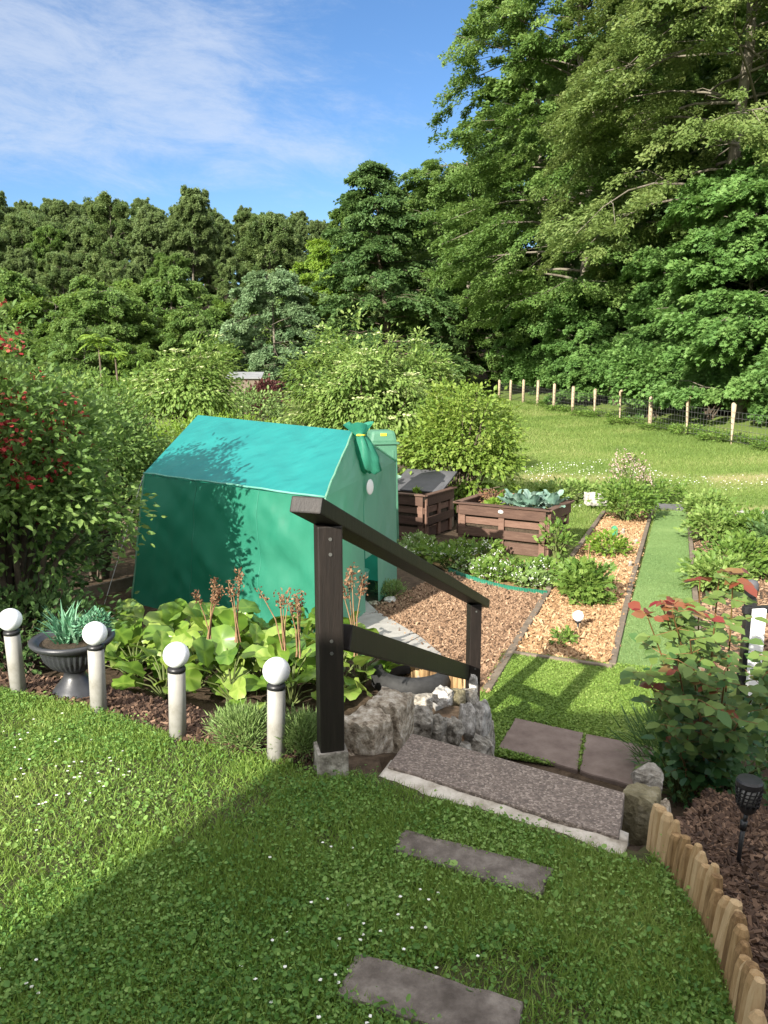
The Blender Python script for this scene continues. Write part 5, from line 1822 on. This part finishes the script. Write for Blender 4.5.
# globe lamp on a stake in the bed
p = G(577.5, 633)
gl = thing('globe_stake_lamp', 'small white globe lamp on a black stake in the chip bed', 'garden light', p)
MB().tube([(0, 0, -0.03), (0, 0, 0.11)], 0.012, 8).build('stake', M['black'], gl, True)
MB().lathe([(0.0, 0.108), (0.03, 0.108), (0.034, 0.13), (0.0, 0.13)], seg=16).build('collar', M['black'], gl, True)
MB().lathe([(0.055 * math.sin(a), 0.175 - 0.055 * math.cos(a)) for a in np.linspace(0.02, math.pi - 0.02, 18)], seg=24).build('globe', M['globe'], gl, True)
# little ornaments in the bed
p = G(614, 538)
ln_ = thing('green_lantern', 'tiny green lantern ornament in the far part of the chip bed', 'lantern', p)
MB().box((0, 0, 0.09), (0.09, 0.09, 0.14), None, 0.01).build('case', M['greenplastic'], ln_)
MB().box((0, 0, 0.185), (0.1, 0.1, 0.05), None, 0.01, taper=0.4).build('lid', M['greenplastic'], ln_)
for px, py, lab in ((630, 569, 'small grey figure ornament beside the turf path beam'), (636, 546, 'small grey ornament farther along the turf path beam'), (623, 535, 'small grey ornament next to the tiny green lantern')):
    p = G(px, py)
    mb = MB().lathe([(0.0, 0), (0.04, 0), (0.045, 0.03), (0.035, 0.09), (0.02, 0.11), (0.03, 0.13), (0.032, 0.16), (0.018, 0.185), (0.0, 0.19)], seg=16)
    o = tag(mb.build('ornament', M['greyrock'], None, True, p), lab, 'ornament', 'small ornaments in the chip bed')
    o.scale = (0.8, 0.8, 0.62)
# boards at the far end of the path
a, b_ = G(655, 509), G(700, 512)
tag(MB().bar(a + [0, 0, 0.05], b_ + [0, 0, 0.05], 0.04, 0.14).build('board', M['greysheet']), 'grey-green board closing the far end of the turf path', 'board')
a, b_ = G(728, 515), G(800, 520)
tag(MB().bar(a + [0, 0, 0.05], b_ + [0, 0, 0.05], 0.2, 0.1).build('board', M['pathslab']), 'pale board lying on the meadow edge right of the perennials', 'board')

# ------------------------------------------------------------------ wire fence along the wood
fn = thing('wire_fence', 'post and wire fence with pale wooden posts along the wood edge', 'fence', (10.95, 24.3, hz(10.95, 24.3)))
f0 = np.array(fn.location)
rr_ = np.random.default_rng(77)
fpts = []
for k in range(-3, 11):
    x_, y_ = 10.95 - 0.31 * k, 24.3 + 2.88 * k
    z_ = hz(x_, y_)
    h = 1.32 + rr_.normal(0, 0.06)
    p = np.array([x_, y_, z_]) - f0
    fpts.append(p)
    MB().tube(np.array([p + [0, 0, -0.2], p + [0, 0, h - 0.02], p + [rr_.normal(0, 0.02), rr_.normal(0, 0.03), h]]), [0.085, 0.08, 0.06], 9).build('post', M['postwood'], fn, True)
mb = MB()
for z_ in (0.12, 0.3, 0.48, 0.66, 0.84, 1.02):
    mb.tube(np.array([p + [-0.06, 0, z_] for p in fpts]), 0.006, 4, False)
for a, b_ in zip(fpts[:-1], fpts[1:]):
    for s in np.linspace(0, 1, 15)[:-1]:
        p = a * (1 - s) + b_ * s + [-0.06, 0, 0]
        mb.tube(np.array([p + [0, 0, 0.12], p + [0, 0, 1.02]]), 0.004, 3, False)
mb.build('wire_mesh', M['wire'], fn)
# rough growth along the fence foot
r = np.random.default_rng(55)
proto = None
for i in range(26):
    y_ = 17 + i * 1.15
    x_ = 10.95 - 0.108 * (y_ - 24.3) + r.normal(0.45, 0.3)
    p = (x_, y_, hz(x_, y_))
    if proto is None:
        proto, _ = bush('weed_clump', 'rough green weeds growing along the foot of the wire fence', 'weeds', p, 'shrub', 'stem', 'weeds along the wire fence',
                        seed=171, rx=0.75, ry=0.7, h=0.55, clumps=70, nleaf=11, leaf=0.13, rc=0.22)
    else:
        copy_tree(proto, p, r.uniform(0, 6.28), (r.uniform(0.6, 1.1), r.uniform(0.6, 1.1), r.uniform(0.2, 0.6)))

# ------------------------------------------------------------------ shrubs of the middle distance
p = at(12, 600, 6.7)
o, tips = bush('red_flowering_shrub', 'tall shrub with red flower clusters at the left edge', 'shrub', (p[0], p[1], hz(p[0], p[1])), 'beech', seed=151, rx=0.95, ry=0.9, h=2.75, clumps=380, nleaf=38, leaf=0.08,
               rc=0.3, base=0.45, shell=0.35, wl=0.5, lump=0.3, updir=-0.1, nj=0.7)
front = tips[(tips[:, 1] < 0.25)]
sel = front[((np.abs(front[:, 2] - 1.95) < 0.3) & (front[:, 0] < 0.55)) | ((front[:, 2] > 2.45) & (front[:, 0] < 0.4))]
fm = flower_heads(np.concatenate([sel, sel + rng.normal(0, 0.12, sel.shape), sel + rng.normal(0, 0.15, sel.shape)]), 300, 0.085, 152, 11, 0.7)
fm.build('flowers', M['petalred'], o)
p = np.array([-4.25, 4.9, hz(-4.25, 4.9)])
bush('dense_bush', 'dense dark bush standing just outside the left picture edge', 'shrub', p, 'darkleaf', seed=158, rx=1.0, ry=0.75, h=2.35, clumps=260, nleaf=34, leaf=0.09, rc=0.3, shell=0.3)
p = at(98, 560, 9.7)
bush('green_shrub', 'tall dense green shrub between red-flowered shrub and tent', 'shrub', (p[0], p[1], hz(p[0], p[1])), 'beech', seed=153, rx=0.78, ry=0.8, h=2.3, clumps=230, nleaf=50, leaf=0.07, rc=0.3, base=0.7, wl=0.5, lump=0.35, updir=-0.1, nj=0.7)
p = at(90, 470, 11.5)
bush('light_green_shrub', 'light green shrub sunlit under the tall dense shrub', 'shrub', (p[0], p[1], hz(p[0], p[1])), 'elder', seed=154, rx=1.3, ry=0.8, h=1.15, clumps=140, nleaf=16, leaf=0.1, rc=0.25)
p = at(-40, 520, 8.2)
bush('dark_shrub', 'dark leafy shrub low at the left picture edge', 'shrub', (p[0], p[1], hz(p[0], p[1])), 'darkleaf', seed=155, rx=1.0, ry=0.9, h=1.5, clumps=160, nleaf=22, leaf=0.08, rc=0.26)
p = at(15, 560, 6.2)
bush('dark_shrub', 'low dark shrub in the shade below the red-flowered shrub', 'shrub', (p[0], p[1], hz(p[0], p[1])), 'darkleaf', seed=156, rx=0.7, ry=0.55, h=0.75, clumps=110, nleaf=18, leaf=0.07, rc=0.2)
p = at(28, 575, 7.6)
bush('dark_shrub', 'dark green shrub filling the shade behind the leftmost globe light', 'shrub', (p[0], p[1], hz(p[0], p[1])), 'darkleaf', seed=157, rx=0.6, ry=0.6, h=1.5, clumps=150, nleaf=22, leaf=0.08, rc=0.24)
for px, py, lab, sd_ in ((130, 590, 'old grey board on the mulch beside the tent', 1), (70, 545, 'low grey board edging in the shade of the left shrubs', 2)):
    a, b_ = G(px - 55, py + 12), G(px + 8, py - 4)
    tag(MB().bar(a + [0, 0, 0.06], b_ + [0, 0, 0.06], 0.04, 0.16).build('board', M['beam']), lab, 'board', 'boards in the shaded bed')

# elder bush, fruit bush, second elder
def umbels(tips, n, seed, size):
    r = np.random.default_rng(seed)
    mb = MB()
    c = tips[(tips[:, 2] > np.median(tips[:, 2]) * 0.7)]
    for i in r.choice(len(c), min(n, len(c)), replace=False):
        k = 22
        q_ = r.normal(0, 1, (k, 3)) * [size * 0.5, size * 0.5, size * 0.08]
        mb.leaves(c[i] * 1.05 + q_, r.normal(0, 1, (k, 3)) * [1, 1, 0.1], r.normal(0, 0.25, (k, 3)) + [-0.15, -0.2, 1], size * 0.35, size * 0.3, 'hex', r.random(k))
    return mb


p = at(362, 455, 16.5)
o, tips = bush('elder_bush', 'large rounded elder bush with cream flower heads behind the tent', 'bush', (p[0], p[1], hz(p[0], p[1])), 'elder', seed=161, rx=1.4, ry=1.3, h=3.4, clumps=290, nleaf=56, leaf=0.11, rc=0.3, wl=0.5, updir=-0.75, base=0.3, lump=0.34, nj=0.3)
umbels(tips, 70, 162, 0.17).build('flower_heads', M['petalcream'], o)
p = at(416, 470, 17.5)
o, tips = bush('elder_bush', 'smaller elder bush at the right shoulder of the large one', 'bush', (p[0], p[1], hz(p[0], p[1])), 'elder', seed=163, rx=0.85, ry=0.9, h=3.3, clumps=170, nleaf=50, leaf=0.11, rc=0.28, wl=0.5, updir=-0.75, base=0.3, nj=0.3)
umbels(tips, 30, 164, 0.17).build('flower_heads', M['petalcream'], o)
p = at(462, 500, 14.6)
p[2] = hz(p[0], p[1])
bush('fruit_bush', 'yellow-green fruit bush standing behind the right pallet bed', 'bush', p, 'fruit', seed=165, rx=1.0, ry=0.95, h=2.4, clumps=260, nleaf=40, leaf=0.095, rc=0.25, wl=0.6, base=0.1, shell=0.5, lump=0.28, updir=-0.3, nj=0.5)
p = at(192, 410, 25)
o, tips = bush('elder_bush', 'distant pale elder bush above the left roof corner of the tent', 'bush', (p[0], p[1], hz(p[0], p[1])), 'elder', seed=167, rx=1.25, ry=1.2, h=3.2, clumps=220, nleaf=34, leaf=0.18, rc=0.45, wl=0.5, updir=-0.75, nj=0.3, base=0.3, lump=0.35)
umbels(tips, 40, 168, 0.26).build('flower_heads', M['petalcream'], o)
# clipped hedge and neighbours
p = G(215, 440)
p = at(218, 425, 17.0)
bush('hedge', 'low yellow-green hedge behind the tent roof', 'hedge', (p[0], p[1], hz(p[0], p[1])), 'lime', seed=169, rx=2.2, ry=0.6, h=1.75, clumps=300, nleaf=34, leaf=0.07, rc=0.28, lump=0.06)
for i, (px, py, Y_, mt_, rx_, h_, lab) in enumerate((
        (250, 398, 30, 'lav', 1.5, 1.7, 'blue-green shrub between the elder bushes'), (265, 378, 34, 'redleaf', 0.8, 1.9, 'small dark red shrub between the elder bushes'),
        (130, 358, 26, 'shrub', 2.0, 2.6, 'mid green shrub behind the tall left shrub'), (60, 385, 26, 'elder', 1.8, 2.6, 'light green shrub far behind the red-flowered shrub'),
        (285, 420, 21, 'lav', 0.9, 1.0, 'grey-green shrub behind the tent ridge'))):
    p = at(px, py + 20, Y_)
    bush('garden_shrub', lab, 'shrub', (p[0], p[1], hz(p[0], p[1])), mt_, seed=180 + i, rx=rx_, ry=rx_ * 0.8, h=h_, clumps=110, nleaf=22, leaf=0.15, rc=0.4)


def sumac(px, py, Y_, h, label, seed):
    r = np.random.default_rng(seed)
    p = at(px, py, Y_)
    z = hz(p[0], p[1])
    H_ = p[2] - z
    o = thing('fan_leaved_shrub', label, 'shrub', (p[0], p[1], z), 0, 'fan leaved shrubs behind the red-flowered shrub')
    MB().tube([(0, 0, 0), (0.05, 0, H_ * 0.5), (0, 0, H_)], [0.05, 0.04, 0.025], 7).build('stem', M['barkdark'], o, True)
    mb = MB()
    for k in range(16):
        az = k * 2.4 + r.normal(0, 0.2)
        tt = np.linspace(0, 1, 12)
        ln = h * r.uniform(0.8, 1.2)
        rise_ = r.uniform(-0.2, 0.9)
        for s in tt[2:]:
            c = np.array([math.cos(az) * ln * s, math.sin(az) * ln * s, H_ + ln * (rise_ * s - 0.55 * s * s)])
            sd_ = np.array([-math.sin(az), math.cos(az), -0.35])
            for sg in (-1, 1):
                mb.leaves(c[None], (sd_ * [sg, sg, 1] + [math.cos(az) * 0.4, math.sin(az) * 0.4, 0])[None], np.array([[0, 0, 1.0]]) + r.normal(0, 0.2, (1, 3)), ln * 0.42 * (1.1 - 0.5 * s), ln * 0.16, 'fold', r.random())
    mb.build('leaves', M['lime'], o)


sumac(98, 340, 27, 0.6, 'taller fan-leaved shrub standing before the dark wood at left', 1)
sumac(115, 354, 26, 0.42, 'shorter fan-leaved shrub beside the taller one', 2)


def shed(px, py, Y_, L, W, H_, label, rz):
    p = at(px, py, Y_)
    z = hz(p[0], p[1])
    hh = max(0.8, p[2] - z)
    o = thing('garden_shed', label, 'shed', (p[0], p[1], z), rz)
    MB().box((0, 0, hh / 2 - 0.1), (L, W, hh - 0.2), None, 0.01).build('wall', M['beam'], o)
    MB().box((0, 0, hh - 0.07), (L + 0.3, W + 0.3, 0.06), Matrix.Rotation(R(8), 3, 'X'), 0.01).build('roof', M['shedroof'], o)


#shed(135, 356, 46, 3.0, 2.5, 2.0, 'low garden shed with a pale grey roof behind the shrubs', R(-8))
shed(245, 374, 42, 1.6, 2.0, 1.6, 'small distant garden shed with a light roof between elder bushes', R(5))

# ------------------------------------------------------------------ the wood on the right
conif = lambda t: (1 - t) ** 0.75 * 0.95 + 0.06
beechp = lambda t: 0.35 + 0.65 * math.sin(math.pi * min(1, 0.2 + 0.78 * t)) if t < 0.9 else 0.35
wide = lambda t: math.sqrt(max(0.03, 1 - (2 * t - 0.85) ** 2 * 0.62))


def ground(px, Y_):
    x_ = (px - 384) / FPX * Y_ * 1.0
    return (x_, Y_, hz(x_, Y_))


GR = 'trees of the wood on the right'
tree('beech_tree', 'towering beech with a pale bare trunk showing between layered branches', 'tree', ground(578, 44.5), 'beech', 'bark', GR, seed=301, H=27.5, Rad=8.0, t0=0.2, nl=70, sprays=20, nleaf=210, leaf=0.175, droop=0.3, rise=0.3,
     prof=lambda t: 0.97 if t < 0.5 else 0.97 - 1.65 * (t - 0.5), trunk_r=0.36, spray=0.155, flat=0.25, inner=0.36)
tree('beech_tree', 'huge olive-green beech with drooping sprays at the top right', 'tree', ground(716, 33), 'olive', 'bark', GR, seed=302, H=27, Rad=8.4, t0=0.3, nl=66, sprays=20, nleaf=210, leaf=0.16, droop=0.42, rise=0.4,
     prof=lambda t: 0.92 - 0.25 * t, trunk_r=0.36, spray=0.145, flat=0.3, inner=0.34)
tree('dark_layered_tree', 'dark tree with ragged layered top at the left end of the wood', 'tree', ground(390, 56), 'darkleaf', 'barkdark', GR, seed=303, H=16.8, Rad=6.2, t0=0.08, nl=64, sprays=14, nleaf=120, leaf=0.22, droop=0.25, rise=0.22,
     prof=conif, spray=0.19, flat=0.2)
tree('beech_tree', 'broad mid-green beech filling the left flank of the towering beech', 'tree', ground(466, 59), 'beech', 'bark', GR, seed=304, H=17.2, Rad=6.3, t0=0.1, nl=54, sprays=17, nleaf=180, leaf=0.18, droop=0.28, rise=0.28, prof=wide, spray=0.19, flat=0.28)
tree('lime_green_tree', 'small yellow-green tree left of the dark ragged tree', 'tree', ground(332, 62), 'lime', 'bark', GR, seed=305, H=11.8, Rad=3.6, t0=0.1, nl=40, sprays=13, nleaf=110, leaf=0.24, prof=wide, spray=0.24)
tree('willow_tree', 'grey-green willow-like tree at the foot of the far hill', 'tree', ground(276, 58), 'willow', 'bark', GR, seed=306, H=9.0, Rad=4.0, t0=0.08, nl=40, sprays=14, nleaf=140, leaf=0.2, prof=wide, spray=0.22, droop=0.5)
# understory maples by the fence
GU = 'bushy maples along the wire fence'
maps = [('spreading bright green maple at the right picture edge above the fence', 738, 29, 8.8, 3.4, 311, 'maple'), ('rounded bright green maple in the middle of the fence line', 620, 42, 7.0, 3.3, 312, 'maple'),
        ('bluish green maple bush at the far left end of the fence', 545, 54.5, 7.0, 3.6, 313, 'maple')]
mp = []
for lab, px, Y_, H_, R_, sd_, mt_ in maps:
    mp.append(tree('maple_tree', lab, 'tree', ground(px, Y_), mt_, 'bark', GU, seed=sd_, H=H_, Rad=R_, t0=0.07, nl=56, sprays=17, nleaf=110, leaf=0.17, tmpl='lobe', wl=0.95, prof=wide, spray=0.2, droop=0.2, rise=0.35, flat=0.4, inner=0.4))
mp2 = [('maple bush half hidden between two fence maples, nearer the right', 672, 34.5, 0.8, 0), ('lower maple bush between the fence maples, farther left', 590, 47, 0.85, 1), ('tall maple outside the right picture edge', 850, 28, 1.1, 2),
       ('low maple bush standing before the trunk of the towering beech', 583, 41.8, 0.72, 0), ('maple bush at the foot of the dark ragged tree', 520, 62, 1.0, 1), ('maple bush crowding behind the spreading right maple', 770, 33, 1.15, 0)]
for lab, px, Y_, sc_, k in mp2:
    copy_tree(mp[k], ground(px, Y_), random.uniform(0, 6.28), sc_, lab)
ub, _ = bush('undergrowth_bush', 'rounded light green undergrowth bush standing behind the wire fence', 'bush', ground(650, 33), 'maple', 'barkdark', 'undergrowth behind the wire fence', seed=331, rx=1.7, ry=1.4, h=3.0, clumps=170, nleaf=36, leaf=0.17, rc=0.42, tmpl='lobe', wl=0.9, updir=-0.4, base=0.25)
for k in range(24):
    y_ = 21 + 1.55 * k
    x_ = 10.95 - 0.108 * (y_ - 24.3) + 2.7 + random.uniform(-0.3, 1.2)
    copy_tree(ub, (x_, y_, hz(x_, y_)), random.uniform(0, 6.28), random.uniform(0.7, 1.15))
# trees deeper in the wood: they close the gaps with shade
d1 = tree('wood_tree', 'dark tree deep in the wood behind the front row', 'tree', ground(640, 52), 'darkleaf', 'bark', 'trees deep in the wood', seed=321, H=25, Rad=6.5, t0=0.18, nl=46, sprays=12, nleaf=75, leaf=0.36, prof=beechp, spray=0.2)
d2 = tree('wood_tree', 'dark tree deep in the wood behind the front row', 'tree', ground(540, 56), 'beech', 'bark', 'trees deep in the wood', seed=322, H=23, Rad=6.0, t0=0.15, nl=46, sprays=12, nleaf=75, leaf=0.36, prof=beechp, spray=0.2)
for px, Y_, sc_, k in ((720, 46, 1.0, 0), (790, 42, 1.05, 1), (600, 66, 1.1, 1), (680, 62, 1.1, 0), (500, 66, 0.86, 0), (440, 70, 0.78, 1), (770, 60, 1.1, 1), (860, 36, 1.0, 0), (560, 80, 1.15, 0), (900, 50, 1.1, 1), (405, 84, 0.72, 0), (640, 84, 1.2, 1), (470, 88, 0.85, 1), (740, 80, 1.2, 0)):
    copy_tree((d1, d2)[k], ground(px, Y_), random.uniform(0, 6.28), sc_)

# ------------------------------------------------------------------ far wooded hillside on the left
GH = 'trees of the far wooded hillside'
hp_ = []
tall = lambda t: 0.25 + 0.75 * math.sin(math.pi * min(1, 0.25 + 0.7 * t)) if t < 0.93 else 0.3
for k, (mt_, H_, R_, t0_, sd_) in enumerate((('hill', 16.5, 3.1, 0.34, 331), ('hilldull', 17.5, 2.6, 0.55, 332), ('hill', 15.5, 3.4, 0.28, 333), ('beech', 16, 2.9, 0.42, 334))):
    x_, y_ = -30.0 + 9 * k, 88
    hp_.append(tree('hill_tree', 'leafy forest tree among many on the far wooded hillside', 'tree', (x_, y_, hz(x_, y_)), mt_, 'bark', GH, seed=sd_, H=H_, Rad=R_, t0=t0_, nl=50, sprays=17, nleaf=125, leaf=0.2, prof=tall, spray=0.2, inner=0.3, droop=0.1, rise=0.75, flat=0.8, trunk_r=0.2))
rf = np.random.default_rng(91)
cnt = 0
for Y_, sp in ((80, 5.2), (89, 4.9), (98, 4.9), (108, 5.0), (119, 5.4), (131, 5.2), (144, 4.6), (156, 4.8)):
    for x_ in np.arange(-0.66 * Y_, 0.14 * Y_, sp):
        xx, yy = x_ + rf.uniform(-1.7, 1.7), Y_ + rf.uniform(-3.5, 3.5)
        if Y_ in (89,) and any(abs(xx - q_.location.x) < 3.2 for q_ in hp_):
            continue
        k = int(rf.choice(4, p=[0.34, 0.26, 0.24, 0.16]))
        s_ = rf.uniform(0.82, 0.92) * (1.0 if Y_ > 85 else 0.8)
        # the skyline dips towards the right
        s_ *= 0.96 - 0.2 * sstep(-0.3, 0.02, xx / yy)
        copy_tree(hp_[k], (xx, yy, hz(xx, yy)), rf.uniform(0, 6.28), (s_ * rf.uniform(0.9, 1.1), s_ * rf.uniform(0.9, 1.1), s_))
        cnt += 1
print('hill trees', cnt)
GE_ = 'low leafy trees at the foot of the hill'
le1 = tree('edge_tree', 'low bushy tree at the foot of the far wooded hillside', 'tree', ground(60, 66), 'shrub', 'bark', GE_, seed=341, H=7.5, Rad=3.9, t0=0.06, nl=34, sprays=13, nleaf=120, leaf=0.25, prof=wide, spray=0.26)
le2 = tree('edge_tree', 'low bushy tree at the foot of the far wooded hillside', 'tree', ground(110, 64), 'beech', 'bark', GE_, seed=342, H=8.5, Rad=3.8, t0=0.06, nl=34, sprays=13, nleaf=120, leaf=0.25, prof=wide, spray=0.26)
for px, Y_, sc_, k in ((15, 68, 1.1, 1), (-40, 66, 1.0, 0), (160, 67, 0.8, 0), (205, 64, 0.75, 1), (240, 70, 0.95, 0), (40, 55, 0.55, 0), (90, 54, 0.6, 1), (140, 55, 0.5, 0), (180, 74, 1.1, 1), (120, 76, 1.15, 0), (310, 74, 1.0, 1), (-80, 62, 1.0, 1), (10, 57, 0.6, 1), (225, 55, 0.5, 0), (350, 80, 1.1, 0)):
    copy_tree((le1, le2)[k], ground(px, Y_), random.uniform(0, 6.28), sc_)
